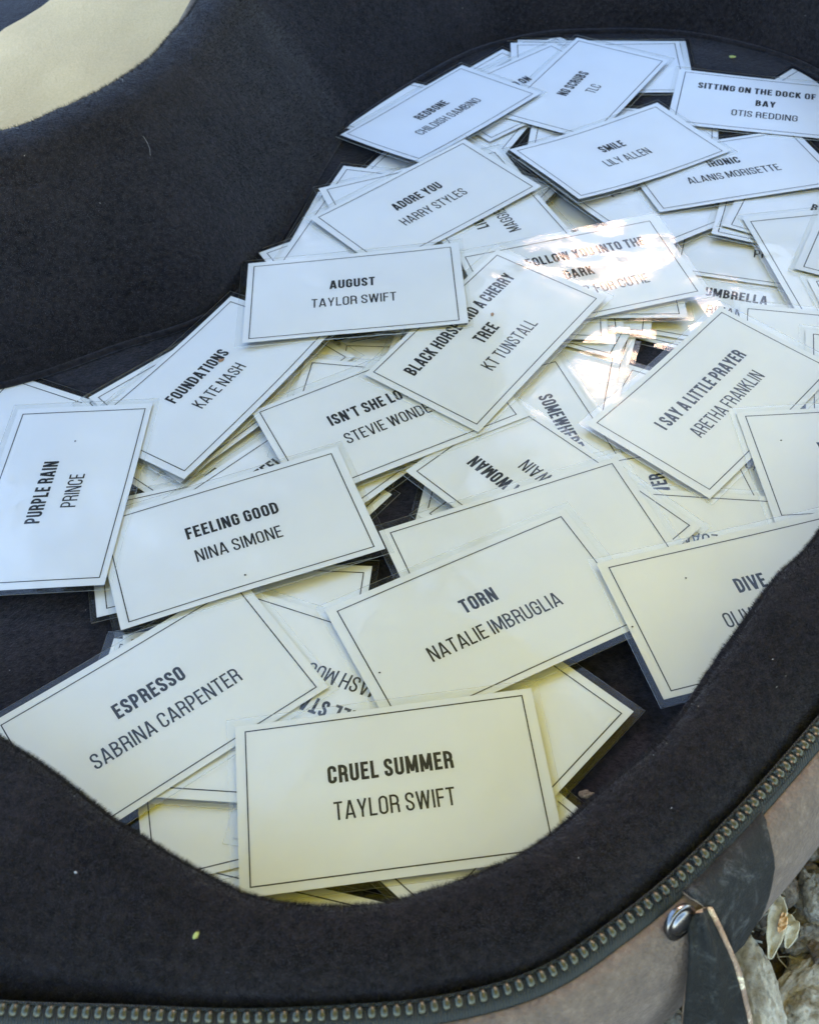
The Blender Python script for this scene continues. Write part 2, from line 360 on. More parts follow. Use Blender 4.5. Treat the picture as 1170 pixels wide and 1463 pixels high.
# soft unevenness of the padding
for i in range(3, len(LR)):
    for j in range(NS):
        p = LR[i, j]; d = .9 * fbm(p[0] * .03, p[1] * .03, p[2] * .03 + 3, 3) + .35 * fbm(p[0] * .13, p[1] * .13, p[2] * .1, 3)
        LR[i, j, 0:2] += OUTN[j] * d * .9; LR[i, j, 2] += d * .7
V, F = loft(LR); c0 = len(V); V = np.concatenate([V, [[SE[:, 0].mean(), SE[:, 1].mean(), FLOOR]]])
F += [(j, c0, (j + 1) % NS) for j in range(NS)]
cpart('plush_lining', V, F, M_VEL, smooth=True)
V, F = loft(tape_rows()); cpart('zip_tape', V, F, M_TAPE, smooth=True)
CR = canvas_rows()
for i in range(3, len(CR)):
    for j in range(NS):
        p = CR[i, j]; d = 1.3 * fbm(p[0] * .035, p[1] * .035, p[2] * .05 + 9, 3); CR[i, j, 0:2] += OUTN[j] * d
V, F = loft(CR); c0 = len(V); V = np.concatenate([V, [[SE[:, 0].mean(), SE[:, 1].mean(), -29.5]]])
F += [((len(CR) - 1) * NS + j, (len(CR) - 1) * NS + (j + 1) % NS, c0) for j in range(NS)]
cpart('canvas_shell', V, F, M_CANVAS, smooth=True)
# piping cord where the canvas meets the tape
def tube(pts, rad, seg=8, closed=False):
    V, F = [], []; n = len(pts); pts = [Vector(p) for p in pts]
    for i in range(n):
        d = (pts[(i + 1) % n] - pts[i - 1]) if closed else (pts[min(i + 1, n - 1)] - pts[max(i - 1, 0)])
        d.normalize(); a = d.cross(Vector((0, 0, 1))); a = a.normalized() if a.length > 1e-4 else Vector((1, 0, 0)); b = d.cross(a)
        r = rad(i / (n - 1)) if callable(rad) else rad
        for k in range(seg): t = 2 * math.pi * k / seg; V.append(tuple(pts[i] + (a * math.cos(t) + b * math.sin(t)) * r))
    for i in range(n if closed else n - 1):
        for k in range(seg):
            p, q = i * seg + k, i * seg + (k + 1) % seg; j = (i + 1) % n; F.append((p, q, j * seg + (k + 1) % seg, j * seg + k))
    if not closed: F.append(tuple(range(seg))[::-1]); F.append(tuple((n - 1) * seg + k for k in range(seg)))
    return V, F
V, F = tube([(*(ZI[j] + OUTN[j] * -1.7), ZZ[j] + .1) for j in range(NS)], .38, 6, True); cpart('tape_cord', V, F, M_TAPE, smooth=True)
SW = [(*(SE[j] + (SE.mean(0) - SE[j]) * .012), FLOOR + 1.2) for j in range(NS)]
V, F = tube(SW, 1.5, 8, True); cpart('floor_seam_welt', V, F, M_VEL, smooth=True)
# zip teeth
def tooth_mesh():
    V, F = [], []
    prof = [(-1.5, .0, .56), (-1.45, .55, .58), (-.95, 1.0, .66), (-.2, 1.22, .72), (.55, 1.12, .72), (1.1, .75, .64), (1.35, 0, .58)]
    for x, z, w in prof: V += [(x, -w, z), (x, -w * .5, z + .3), (x, w * .5, z + .3), (x, w, z)]
    n = len(prof)
    for i in range(n - 1):
        for k in range(3): a = i * 4 + k; F.append((a, a + 1, a + 5, a + 4))
    F.append((0, 3, 2, 1)); a = (n - 1) * 4; F.append((a, a + 1, a + 2, a + 3)); F.append((0, a, a + 3, 3)); return V, F
tv, tf = tooth_mesh()
cum = np.concatenate([[0], np.cumsum(np.linalg.norm(np.roll(ZI, -1, 0) - ZI, axis=1))]); PITCH = 2.62
def zip_at(s):
    s = s % cum[-1]; i = int(np.searchsorted(cum, s, 'right') - 1); i = min(i, NS - 1); t = (s - cum[i]) / (cum[i + 1] - cum[i]); j = (i + 1) % NS
    o = OUTN[i] * (1 - t) + OUTN[j] * t; return ZI[i] * (1 - t) + ZI[j] * t, o / np.linalg.norm(o), ZZ[i] * (1 - t) + ZZ[j] * t
tm = None; rest_v, rest_f = [], []
s0 = None
for q in range(int(cum[-1] / PITCH)):
    p, o, zt = zip_at(q * PITCH); ang = math.atan2(o[1], o[0])
    near = p[1] < 185 and -110 < p[0] < 132
    if near:
        if tm is None:
            ob = mesh_obj('zip_tooth', tv, tf, M_TOOTH, case, smooth=True); tm = ob.data
        else:
            ob = bpy.data.objects.new('zip_tooth', tm); scene.collection.objects.link(ob); ob.parent = case
        ob.location = Vector((p[0], p[1], zt + 30)) * S; ob.rotation_euler = (rnd.uniform(-.06, .06), rnd.uniform(-.06, .06), ang + rnd.uniform(-.05, .05))
    else:
        c, k = math.cos(ang), math.sin(ang); b0 = len(rest_v)
        rest_v += [(p[0] + v[0] * c - v[1] * k, p[1] + v[0] * k + v[1] * c, zt + v[2]) for v in tv]; rest_f += [tuple(a + b0 for a in f) for f in tf]
tag(cpart('far_zip_teeth', rest_v, rest_f, M_TOOTH), kind='stuff')

# pile of the plush: short blades standing on the lining
def pile_blades(rows, count, jr, ir, seed, length=(.5, 1.25), width=.11):
    g = np.random.default_rng(seed); i = g.uniform(ir[0], ir[1], count * 2); j = g.uniform(jr[0], jr[1], count * 2)
    i0 = i.astype(int); j0 = j.astype(int) % NS; j1 = (j0 + 1) % NS; a, b = (i - i0)[:, None], (j - j.astype(int))[:, None]
    A, B, C_, D = rows[i0, j0], rows[i0, j1], rows[i0 + 1, j0], rows[i0 + 1, j1]
    e1 = B - A; e2 = C_ - A; n = np.cross(e1, e2); ar = np.linalg.norm(n, axis=1); keep = g.uniform(0, np.quantile(ar, .97), count * 2) < ar; keep &= ar > 1e-6
    idx = np.nonzero(keep)[0][:count]
    P = (A * (1 - a) * (1 - b) + B * (1 - a) * b + C_ * a * (1 - b) + D * a * b)[idx]; n = (n / np.maximum(ar, 1e-9)[:, None])[idx]
    n[n[:, 2] < -.2] *= -1; m = len(P)
    sw = np.sin(P[:, 0] * .09 + 2 * np.sin(P[:, 1] * .05)) * np.cos(P[:, 1] * .07 + 1.5 * np.sin(P[:, 0] * .06)); sw2 = np.sin(P[:, 0] * .45 + 3 * np.sin(P[:, 1] * .3)) * np.sin(P[:, 1] * .5)
    dirs = n + g.normal(0, .38, (m, 3)) + np.stack([.5 * sw + .35 * sw2, -.2 + .4 * sw - .3 * sw2, .1 * sw2], 1); dirs /= np.linalg.norm(dirs, axis=1)[:, None]
    s = np.cross(dirs, g.normal(0, 1, (m, 3))); s /= np.linalg.norm(s, axis=1)[:, None]
    L = g.uniform(*length, (m, 1)); W = width * g.uniform(.7, 1.3, (m, 1))
    V = np.empty((m, 3, 3)); V[:, 0] = P - n * .1 + s * W / 2; V[:, 1] = P - n * .1 - s * W / 2; V[:, 2] = P + dirs * L
    return V.reshape(-1, 3)
def tri_soup(name, V, m, parent=None):
    me = bpy.data.meshes.new(name); n = len(V) // 3; me.vertices.add(len(V)); me.vertices.foreach_set('co', (V * S).astype(np.float32).ravel())
    me.loops.add(3 * n); me.loops.foreach_set('vertex_index', np.arange(3 * n, dtype=np.int32))
    me.polygons.add(n); me.polygons.foreach_set('loop_start', np.arange(0, 3 * n, 3, dtype=np.int32)); me.polygons.foreach_set('loop_total', np.full(n, 3, dtype=np.int32))
    me.materials.append(m); me.update(calc_edges=True); me.validate()
    o = bpy.data.objects.new(name, me); scene.collection.objects.link(o)
    if parent: o.parent = parent
    return o
kn = lambda k: float(np.interp(k, np.arange(len(cum_k)), cum_k))
seg = np.linalg.norm(np.roll(K_[:, 4:6], -1, 0) - K_[:, 4:6], axis=1); ck = np.concatenate([[0], np.cumsum(seg)]); cum_k = ck / ck[-1] * NS
Vn = pile_blades(LR, 380000, (kn(0), kn(14)), (7, len(LR) - 1.01), 1, (.6, 1.9), .085)
Vf = pile_blades(LR, 320000, (kn(17), kn(29)), (2, len(LR) - 2.01), 2, (.6, 2.0), .13)
V = np.concatenate([Vn, Vf]); V[:, 2] += 30
tag(tri_soup('plush_pile', V, M_VEL, case), kind='stuff')

# lint and dust caught in the plush
def lint():
    g = random.Random(9); V = []
    for q in range(420):
        j = g.randrange(NS); i = g.randrange(2, len(LR) - 3); p = Vector(LR[i, j]) + Vector((0, 0, .9)); r = g.uniform(.08, .24) * (1.6 if g.random() < .08 else 1)
        for _ in range(3): V.append(tuple(p + Vector((g.uniform(-r, r), g.uniform(-r, r), g.uniform(0, r * 1.5)))))
    for q in range(60):
        x, y = g.uniform(-160, -30), g.uniform(160, 400); r = g.uniform(.15, .3)
        for _ in range(3): V.append((x + g.uniform(-r, r), y + g.uniform(-r, r), FLOOR + .9 + g.uniform(0, r)))
    return tag(tri_soup('lint', np.array(V), M_LINT), kind='stuff')
lint()
def hairs():
    g = random.Random(33); V, F = [], []
    for q in range(4):
        j = int(kn(g.uniform(22.5, 27.5))); i = g.randrange(4, len(LR) - 5); p = Vector(LR[i, j % NS]); t = Vector((TAN[j % NS][0], TAN[j % NS][1], 0)); w = (Vector(LR[i + 1, j % NS]) - p).normalized(); n = t.cross(w).normalized(); n = n if n.z > 0 else -n
        L = g.uniform(3, 9); a = g.uniform(0, 6.28); dx = t * math.cos(a) + w * math.sin(a); dy = t * -math.sin(a) + w * math.cos(a); c = g.uniform(-1, 1); b0 = len(V)
        v, f = tube([p + n * 1.7 + dx * L * (s - .5) + dy * c * L * .4 * math.sin(s * 3.1 + c) for s in [k / 9 for k in range(10)]], .024, 4); V += v; F += [tuple(k + b0 for k in h) for h in f]
    return tag(mesh_obj('stray_hairs', V, F, M_LINT), kind='stuff')
hairs()

# ------------------------------------------------------------------ leather tab, strap and stud on the near side
def shell_pt(j, t, lift):
    """a point on tape/canvas: j = index along the zip, t = row along canvas_rows"""
    j0 = int(math.floor(j)) % NS; j1 = (j0 + 1) % NS; f = j - math.floor(j); i0 = min(int(t), len(CR) - 2); a = t - i0
    p = CR[i0, j0] * (1 - a) * (1 - f) + CR[i0, j1] * (1 - a) * f + CR[i0 + 1, j0] * a * (1 - f) + CR[i0 + 1, j1] * a * f
    d = CR[i0 + 1, j0] - CR[i0, j0]; tt = np.array([*TAN[j0], 0]); n = np.cross(tt, d); n = n / np.linalg.norm(n)
    if n[:2] @ OUTN[j0] < 0 and n[2] < .3: n = -n
    if n[2] < -.3: n = -n
    return Vector(p + n * lift)
# ------------------------------------------------------------------ the song cards, settled one on another
# units: millimetres
LW,LH=90.5,55.3      # laminate outline
NU,NV=24,15
TH=.36
def _ops():
    n=NU*NV; idx=np.arange(n).reshape(NU,NV); rows=[]
    du=LW/(NU-1); dv=LH/(NV-1); B=np.zeros((n,n))
    def add(ids,co):
        for i,a in zip(ids,co):
            for j,b in zip(ids,co): B[i,j]+=a*b
    s=du*dv
    for i in range(NU):
        for j in range(NV):
            if 0<i<NU-1: add([idx[i-1,j],idx[i,j],idx[i+1,j]],np.array([1,-2,1])/du**2*s**.5)
            if 0<j<NV-1: add([idx[i,j-1],idx[i,j],idx[i,j+1]],np.array([1,-2,1])/dv**2*s**.5)
            if i<NU-1 and j<NV-1: add([idx[i,j],idx[i+1,j],idx[i,j+1],idx[i+1,j+1]],2**.5*np.array([1,-1,-1,1])/(du*dv)*s**.5)
    A=np.eye(n)*s+B*(ELL**4)
    return A/s
ELL=32.
A_=_ops(); RHO=30.; INV=np.linalg.inv(A_+RHO*np.eye(NU*NV))
UU,VV=np.meshgrid(np.linspace(-LW/2,LW/2,NU),np.linspace(-LH/2,LH/2,NV),indexing='ij')
class Pile:
    def __init__(s,floor):
        s.st=1.5; s.x0,s.y0=-260.,60.; s.nx,s.ny=400,390
        s.H=np.full((s.nx,s.ny),floor)
        s.GX,s.GY=np.meshgrid(s.x0+s.st*np.arange(s.nx),s.y0+s.st*np.arange(s.ny),indexing='ij')
    def local(s,x,y,th):
        c,k=np.cos(th),np.sin(th); dx,dy=s.GX-x,s.GY-y
        return dx*c+dy*k,-dx*k+dy*c
    def drape(s,x,y,th,a,b,off=.35,commit=True,seed=0):
        """card at x,y turned th, wanting slopes a,b (world); returns z grid NUxNV"""
        c,k=np.cos(th),np.sin(th)
        lx,ly=s.local(x,y,th); m=(abs(lx)<=LW/2+1)&(abs(ly)<=LH/2+1)
        # heights at nodes : max over nearby cells
        h=np.full((NU,NV),-1e3); fu=(lx[m]+LW/2)/(LW/(NU-1)); fv=(ly[m]+LH/2)/(LH/(NV-1)); hh=s.H[m]
        for ou in (0,1):
            for ov in (0,1):
                iu=np.clip(np.floor(fu).astype(int)+ou,0,NU-1); iv=np.clip(np.floor(fv).astype(int)+ov,0,NV-1)
                np.maximum.at(h,(iu,iv),hh)
        h+=.05
        # slopes in the card frame
        al=a*c+b*k; be=-a*k+b*c
        T=al*UU+be*VV; T=T+np.quantile(h-T,off)
        bvec=A_@T.ravel()*1.0  # plane has no bending energy
        z=T.ravel().copy(); y_=np.maximum(z,h.ravel()); u=np.zeros_like(z); hr=h.ravel()
        for _ in range(160):
            z=INV@(bvec+RHO*(y_-u)); y_=np.maximum(z+u,hr); u=u+z-y_
        z=np.maximum(z,hr-.02).reshape(NU,NV)
        g=np.random.default_rng(500+seed); su,sv=g.choice([-1,1]),g.choice([-1,1]); amp=g.uniform(.05,.5)   # one corner curls up a little
        z=z+amp*np.clip(su*UU/(LW/2)+sv*VV/(LH/2)-.7,0,None)**2/1.69+g.uniform(0,.12)*(UU/(LW/2))**2
        if commit:
            iu=np.clip(fu,0,NU-1.001); iv=np.clip(fv,0,NV-1.001); i0=iu.astype(int); j0=iv.astype(int); p=iu-i0;q=iv-j0
            zz=z[i0,j0]*(1-p)*(1-q)+z[i0+1,j0]*p*(1-q)+z[i0,j0+1]*(1-p)*q+z[i0+1,j0+1]*p*q
            s.H[m]=np.maximum(hh,zz+TH)
        return z

def build_card(spec, pile, idx):
    x, y, th, a, b, title, artist, label, kind, marg = spec
    rng = np.random.default_rng(idx + 11)
    z = pile.drape(x, y, th, a, b, seed=idx)
    z0 = float(z.mean()); zz = z - z0
    root = empty('song_card', (x, y, z0), th)
    tag(root, label, 'song card', 'laminated song cards heaped in the case')
    def surf(u, v):
        fu = np.clip((np.asarray(u) + LW / 2) / (LW / (NU - 1)), 0, NU - 1.0001); fv = np.clip((np.asarray(v) + LH / 2) / (LH / (NV - 1)), 0, NV - 1.0001)
        i = fu.astype(int); j = fv.astype(int); p = fu - i; q = fv - j
        return zz[i, j] * (1 - p) * (1 - q) + zz[i + 1, j] * p * (1 - q) + zz[i, j + 1] * (1 - p) * q + zz[i + 1, j + 1] * p * q
    pw, ph = 43.0, 25.45
    ox, oy = rng.uniform(-.5, .5), rng.uniform(-.35, .35)
    def slab(us, vs, zb, zt):
        nu, nv = len(us), len(vs); U, V = np.meshgrid(us, vs, indexing='ij'); s = surf(U.ravel(), V.ravel())
        bot = np.stack([U.ravel(), V.ravel(), s + zb], 1); top = np.stack([U.ravel(), V.ravel(), s + zt], 1)
        n = nu * nv; F = []; nf = 0
        for i in range(nu - 1):
            for j in range(nv - 1):
                k = i * nv + j; F.append((n + k, n + k + nv, n + k + nv + 1, n + k + 1)); F.append((k, k + 1, k + nv + 1, k + nv))
        nf = len(F)
        loop = [i * nv for i in range(nu)] + [(nu - 1) * nv + j for j in range(1, nv)] + [i * nv + nv - 1 for i in range(nu - 2, -1, -1)] + [j for j in range(nv - 2, 0, -1)]
        for q in range(len(loop)):
            F.append((2 * n + q, 2 * n + (q + 1) % len(loop), 2 * n + len(loop) + (q + 1) % len(loop), 2 * n + len(loop) + q))
        return np.concatenate([bot, top, bot[loop], top[loop]]), F, nf
    gu = np.linspace(-LW / 2, LW / 2, NU); gv = np.linspace(-LH / 2, LH / 2, NV)
    sl = M_SLEEVE[kind]
    V, F, nf = slab(gu, gv, 0.0, .30)
    mi = [0 if q % 2 == 0 else 1 for q in range(nf)] + [2] * (len(F) - nf)
    mesh_obj('clear_sleeve', V, F, None, root, smooth=[q < nf for q in range(len(F))], mats=[sl, M_MARGIN, M_EDGE], midx=mi)
    pu = np.concatenate([[ox - pw], gu[(gu > ox - pw + .3) & (gu < ox + pw - .3)], [ox + pw]]); pv = np.concatenate([[oy - ph], gv[(gv > oy - ph + .3) & (gv < oy + ph - .3)], [oy + ph]])
    V, F, nf = slab(pu, pv, .09, .19)
    mesh_obj('paper', V, F, M_PAPER, root, smooth=[q < nf for q in range(len(F))])
    # printed frame line: one closed strip 80 x 46.15 mm
    hw, hh, lw = 40.0, 23.07, .36; V = []; F = []
    def strip(u0, v0, u1, v1, nrm):
        n = 24; base = len(V)
        for k in range(n + 1):
            t = k / n; u = u0 + (u1 - u0) * t; v = v0 + (v1 - v0) * t
            for sg in (1, -1): V.append((u + nrm[0] * sg * lw / 2, v + nrm[1] * sg * lw / 2))
        for k in range(n): F.append((base + 2 * k, base + 2 * k + 1, base + 2 * k + 3, base + 2 * k + 2))
    e = lw / 2
    strip(-hw - e, hh, hw + e, hh, (0, 1)); strip(-hw - e, -hh, hw + e, -hh, (0, 1)); strip(-hw, -hh + e, -hw, hh - e, (1, 0)); strip(hw, -hh + e, hw, hh - e, (1, 0))
    V = np.array(V); V = np.column_stack([V, surf(V[:, 0], V[:, 1]) + .235])
    mesh_obj('printed_border', V, F, M_INK, root)
    def put(name, lines, t):
        VV, FF = [], []
        for txt, base in lines:
            v, f = text_poly(txt, t, 5.4, rng.uniform(-.3, .3), base); b0 = len(VV); VV += v; FF += [tuple(q + b0 for q in g) for g in f]
        VV = np.array(VV); VV[:, 2] += surf(VV[:, 0], VV[:, 1]) + .225
        mesh_obj(name, VV, FF, M_INK, root)
    bases = [3.35] if len(title) == 1 else [9.3, -1.9]
    put('title_lettering', list(zip(title, bases)), .170)
    put('artist_lettering', [(artist, -7.6 if len(title) == 1 else -12.7)], .112)
    return root, z0, surf
PILE = Pile(FLOOR + .05)
CARDS = [
 (71.78, 410.77, 1.6930, 0.000, 0.000, ['YOU'], 'TEN', 'buried card filling the gap between ADORE YOU, SMILE and FOLLOW YOU', 0, 0),
 (-146.83, 295.17, 1.0838, 0.000, 0.000, ['HALO'], 'BEYONCE', 'card tucked behind PURPLE RAIN at the left edge, only its upper corner showing', 0, 0),
 (-29.58, 104.30, -0.2994, 0.000, 0.000, ['LOVE STORY'], 'TAYLOR SWIFT', 'deepest white card barely peeking out below the CRUEL SUMMER card beside the plush rim', 0, 0),
 (9.45, 146.36, -0.8406, 0.000, 0.000, ['SHAKE IT OFF'], 'TAYLOR SWIFT', 'white card with a slanting border line under the bottom edge of CRUEL SUMMER', 0, 0),
 (-38.63, 166.16, 0.1894, 0.000, 0.000, ['CREEP'], 'RADIOHEAD', 'card with a crackled left edge between ESPRESSO, CRUEL SUMMER and the plush rim', 2, 0),
 (-6.07, 162.28, -0.2108, 0.000, 0.000, ['FAST CAR'], 'TRACY CHAPMAN', 'card hidden under the right side of CRUEL SUMMER, only a clear margin showing', 0, 0),
 (-55.77, 184.37, -0.1511, 0.000, 0.000, ['VALERIE'], 'AMY WINEHOUSE', 'shaded card showing as a wedge between ESPRESSO and the left edge of CRUEL SUMMER', 0, 0),
 (12.49, 165.87, 0.7666, 0.000, 0.000, ['NO SURPRISES'], 'YOUNG FOLKS', 'yellowish card pointing its corner right, below TORN and behind the CRUEL SUMMER card', 0, 0),
 (-42.02, 306.02, -0.3232, 0.000, 0.000, ['RIPTIDE'], 'VANCE JOY', 'card under the ISNT SHE LOVELY card with a steep right edge on the dark gap', 0, 0),
 (46.49, 258.07, -0.2445, 0.000, 0.000, ['DREAMS'], 'FLEETWOOD MAC', 'card forming the right side of the dark central gap below the upside down WOMAN card', 0, 0),
 (-54.84, 279.43, -0.7319, 0.000, 0.000, ['HEROES'], 'DAVID BOWIE', 'card pointing a star like corner right from behind the FEELING GOOD card', 0, 0),
 (52.36, 267.22, 0.6862, 0.000, 0.000, ['YELLOW'], 'COLDPLAY', 'small border corner of a card right of the dark gap, beside the WOMAN card', 0, 0),
 (-45.93, 195.84, 0.1124, 0.000, 0.000, ['WONDERWALL'], 'OASIS', 'card corner squeezed between the FEELING GOOD and ESPRESSO cards at the left', 0, 0),
 (-44.37, 198.08, 1.4295, 0.000, 0.000, ['LANDSLIDE'], 'FLEETWOOD MAC', 'card under the lower right side of FEELING GOOD, its corner beside the small dark gap', 0, 0),
 (-63.05, 257.45, 0.2081, 0.000, 0.000, ['VIENNA'], 'BILLY JOEL', 'card almost wholly under FEELING GOOD, its thin edges showing above and below it', 0, 0),
 (-25.90, 189.25, 2.7053, 0.000, 0.000, ['ALL STAR'], 'SMASH MOUTH', 'upside down card printed ALL STAR between the ESPRESSO and TORN cards', 0, 0),
 (-70.84, 332.42, 0.6870, 0.000, 0.000, ['CLOCKS'], 'COLDPLAY', 'lower card corner nested beside the PURPLE RAIN card where its top edge meets FOUNDATIONS', 0, 0),
 (-67.78, 334.80, 0.6947, 0.000, 0.000, ['FIX YOU'], 'COLDPLAY', 'card fanned out under the upper left edge of FOUNDATIONS with clear margin on dark velvet', 0, 0),
 (-44.12, 271.74, 0.7360, 0.000, 0.000, ['CAN YOU FEEL THE', 'LOVE TONIGHT'], 'ELTON JOHN', 'partly hidden card with bold letters between FOUNDATIONS and FEELING GOOD', 0, 0),
 (0.94, 330.06, 0.2341, 0.000, 0.000, ['HEAT WAVES'], 'GLASS ANIMALS', 'blurred card right under the AUGUST card, left of the BLACK HORSE card', 0, 0),
 (16.78, 318.56, -0.1269, 0.000, 0.000, ['SUPERSTITION'], 'STEVIE WONDER', 'card with a border corner in the gap under AUGUST, above the THUNDER card', 0, 0),
 (-65.21, 327.52, 0.7714, 0.000, 0.000, ['ROSES'], 'OUTKAST', 'small pointed card corner at the right tip of FOUNDATIONS', 0, 0),
 (1.47, 305.23, -0.2039, 0.000, 0.000, ['THUNDER'], 'IMAGINE DRAGONS', 'card printed THUNDER, mostly covered by the ISNT SHE LOVELY card', 0, 0),
 (137.19, 347.54, -0.4538, 0.000, 0.000, ['HEY JUDE'], 'THE BEATLES', 'card above the small black gap left of I SAY A LITTLE PRAYER', 0, 0),
 (131.92, 358.21, -0.3435, 0.000, 0.000, ['UMBRELLA'], 'RIHANNA', 'card printed UMBRELLA lying between FOLLOW YOU and I SAY A LITTLE PRAYER', 0, 0),
 (89.23, 275.46, -1.4355, 0.000, 0.000, ['ROXANNE'], 'THE POLICE', 'card sliver under the lower corner of I SAY A LITTLE PRAYER', 0, 0),
 (108.97, 283.26, -0.5238, 0.000, 0.000, ['JOLENE'], 'DOLLY PARTON', 'card with its pointed corner in the black gap beside I SAY A LITTLE PRAYER', 0, 0),
 (42.45, 334.84, -0.3455, 0.000, 0.000, ['WATERLOO'], 'ABBA', 'card on the left side of the black gap beneath the frosted card', 0, 0),
 (35.73, 321.95, -0.2806, 0.000, 0.000, ['TOXIC'], 'BRITNEY SPEARS', 'frosted glossy card right of SOMEWHERE ONLY WE, its surface finely wrinkled', 2, 0),
 (53.96, 369.58, -0.4854, 0.000, 0.000, ['MR BRIGHTSIDE'], 'THE KILLERS', 'lowest card of the fan poking out below the FOLLOW YOU card', 0, 0),
 (160.02, 391.07, -0.3237, 0.000, 0.000, ['HAPPY'], 'PHARRELL', 'glossy card with a peach sun glint, right of the FOLLOW YOU card', 1, 0),
 (59.66, 374.74, -0.2459, 0.000, 0.000, ['BAD GUY'], 'BILLIE EILISH', 'small rectangle of a card under FOLLOW YOU, second from right in the fan', 0, 0),
 (45.17, 371.74, -0.0857, 0.000, 0.000, ['STAY'], 'RIHANNA', 'middle card of the fan sticking out beneath the FOLLOW YOU card', 0, 0),
 (39.80, 367.15, -0.1325, 0.000, 0.000, ['RUNAWAY'], 'AURORA', 'leftmost card of the fan under FOLLOW YOU, beside BLACK HORSE', 0, 0),
 (69.91, 375.21, -0.0759, 0.000, 0.000, ['DYNAMITE'], 'BTS', 'upper right card of the fan directly under the lower edge of FOLLOW YOU', 0, 0),
 (47.10, 282.02, -1.2764, 0.000, 0.000, ['SOMEWHERE ONLY WE', 'KNOW'], 'KEANE', 'steeply turned card printed SOMEWHERE ONLY WE next to the BLACK HORSE card', 1, 0),
 (94.50, 237.61, 1.7236, 0.000, 0.000, ['TWIST AND SHOUT FOREVER'], 'THE BEATLES', 'card turned sideways with letters VER showing below the I SAY A LITTLE PRAYER card', 0, 0),
 (92.13, 233.46, 3.0021, 0.000, 0.000, ['SOMEONE YOU LOVED'], 'LOAN', 'upside down card whose lettering is cut by the upper edge of the DIVE card', 0, 0),
 (73.14, 541.08, 0.6351, 0.000, 0.000, ['LOLA'], 'THE KINKS', 'small corner tip rising behind the NO SCRUBS card at the top of the pile', 0, 0),
 (48.78, 526.34, 0.7535, 0.000, 0.000, ['SUNDAY'], 'BLUR', 'topmost left card edge peeking behind the REDBONE card, upper of two', 0, 0),
 (52.69, 521.74, 0.6872, 0.000, 0.000, ['PARKLIFE'], 'BLUR', 'lower of two card edges peeking out behind the right end of REDBONE', 0, 0),
 (111.20, 551.73, -0.1068, 0.000, 0.000, ['HEY YA'], 'OUTKAST', 'blank looking card behind NO SCRUBS on its right, at the top edge of the pile', 0, 0),
 (108.28, 548.52, -0.0885, 0.000, 0.000, ["AIN'T NO SUNSHINE"], 'BILL WITHERS', 'card at the top left between REDBONE and NO SCRUBS with one black letter showing', 0, 0),
 (216.68, 493.26, -0.8706, 0.000, 0.000, ['GREEN EYES'], 'COLDPLAY', 'card corner rising behind SITTING ON THE DOCK at the upper right edge', 0, 0),
 (25.78, 448.24, -0.5892, 0.000, 0.000, ['BREATHE'], 'FAITH HILL', 'small card corner visible below the left half of the REDBONE card', 0, 0),
 (2.40, 417.40, -0.2863, 0.000, 0.000, ['SHALLOW'], 'LADY GAGA', 'thin card corner on the dark velvet left of the ADORE YOU card', 0, 0),
 (-6.29, 401.56, 0.4420, 0.000, 0.000, ['BUTTER'], 'BTS', 'card with pointed left corner just above the AUGUST card', 0, 0),
 (-11.54, 419.78, 1.1972, 0.000, 0.000, ['SOS'], 'ABBA', 'large blank looking card under ADORE YOU and AUGUST reaching over the velvet', 0, 0),
 (24.70, 509.44, -0.5215, 0.000, 0.000, ['TEARDROP'], 'MASSIVE ATTACK', 'card with an edge on the narrow dark slit between ADORE YOU and SMILE', 0, 0),
 (110.24, 484.82, -0.2207, 0.000, 0.000, ['KARMA POLICE'], 'RADIOHEAD', 'card right of the narrow dark slit, under NO SCRUBS and SMILE', 0, 0),
 (17.58, 436.92, 0.2827, 0.000, 0.000, ['ZOMBIE'], 'CRANBERRIES', 'tiny card corner at the upper right of the ADORE YOU card', 0, 0),
 (68.04, 528.85, 0.6167, 0.000, 0.000, ['HOLD ON'], 'ALABAMA SHAKES', 'card with a downward pointing border corner between REDBONE and NO SCRUBS', 0, 0),
 (102.70, 437.01, 2.1342, 0.000, 0.000, ['7'], 'U2', 'card with a slanting border line and peach glint between SMILE, IRONIC and FOLLOW YOU', 1, 0),
 (180.40, 408.10, -0.3711, 0.000, 0.000, ['SKINNY LOVE'], 'BON IVER', 'lower of two nested card corners below the IRONIC card', 0, 0),
 (187.27, 406.75, -0.4873, 0.000, 0.000, ['BLACKBIRD'], 'THE BEATLES', 'upper of two nested card corners below the IRONIC card', 0, 0),
 (177.00, 369.08, 1.6932, 0.000, 0.000, ['SUNFLOWER'], 'POST MALONE', 'steeply turned card with long slanted border at the right edge, above UMBRELLA', 0, 0),
 (207.24, 345.47, 0.0745, 0.000, 0.000, ['ELEPHANT'], 'TAME IMPALA', 'card corner at the right edge of the photo just under the raised card', 0, 0),
 (168.15, 319.33, -0.2604, 0.000, 0.000, ['TITANIUM'], 'SIA', 'card with upper left border corner showing above the I SAY A LITTLE PRAYER card', 0, 0),
 (188.78, 301.87, -0.2520, 0.000, 0.000, ['DIAMONDS'], 'RIHANNA', 'tiny corner of a card at the right edge above I SAY A LITTLE PRAYER', 0, 0),
 (40.30, 419.74, 1.9239, 0.000, 0.000, ['LIGHT ON'], 'MAGGIE ROGERS', 'card printed LIG lettering turned away, between ADORE YOU and FOLLOW YOU', 1, 0),
 (97.62, 526.84, 0.9619, 0.023, 0.021, ['NO SCRUBS'], 'TLC', 'bent white card printed NO SCRUBS at the top of the pile', 1, 0),
 (26.88, 508.51, 0.7688, 0.061, -0.002, ['REDBONE'], 'CHILDISH GAMBINO', 'card printed REDBONE at the upper left of the pile against the dark wall', 0, 0),
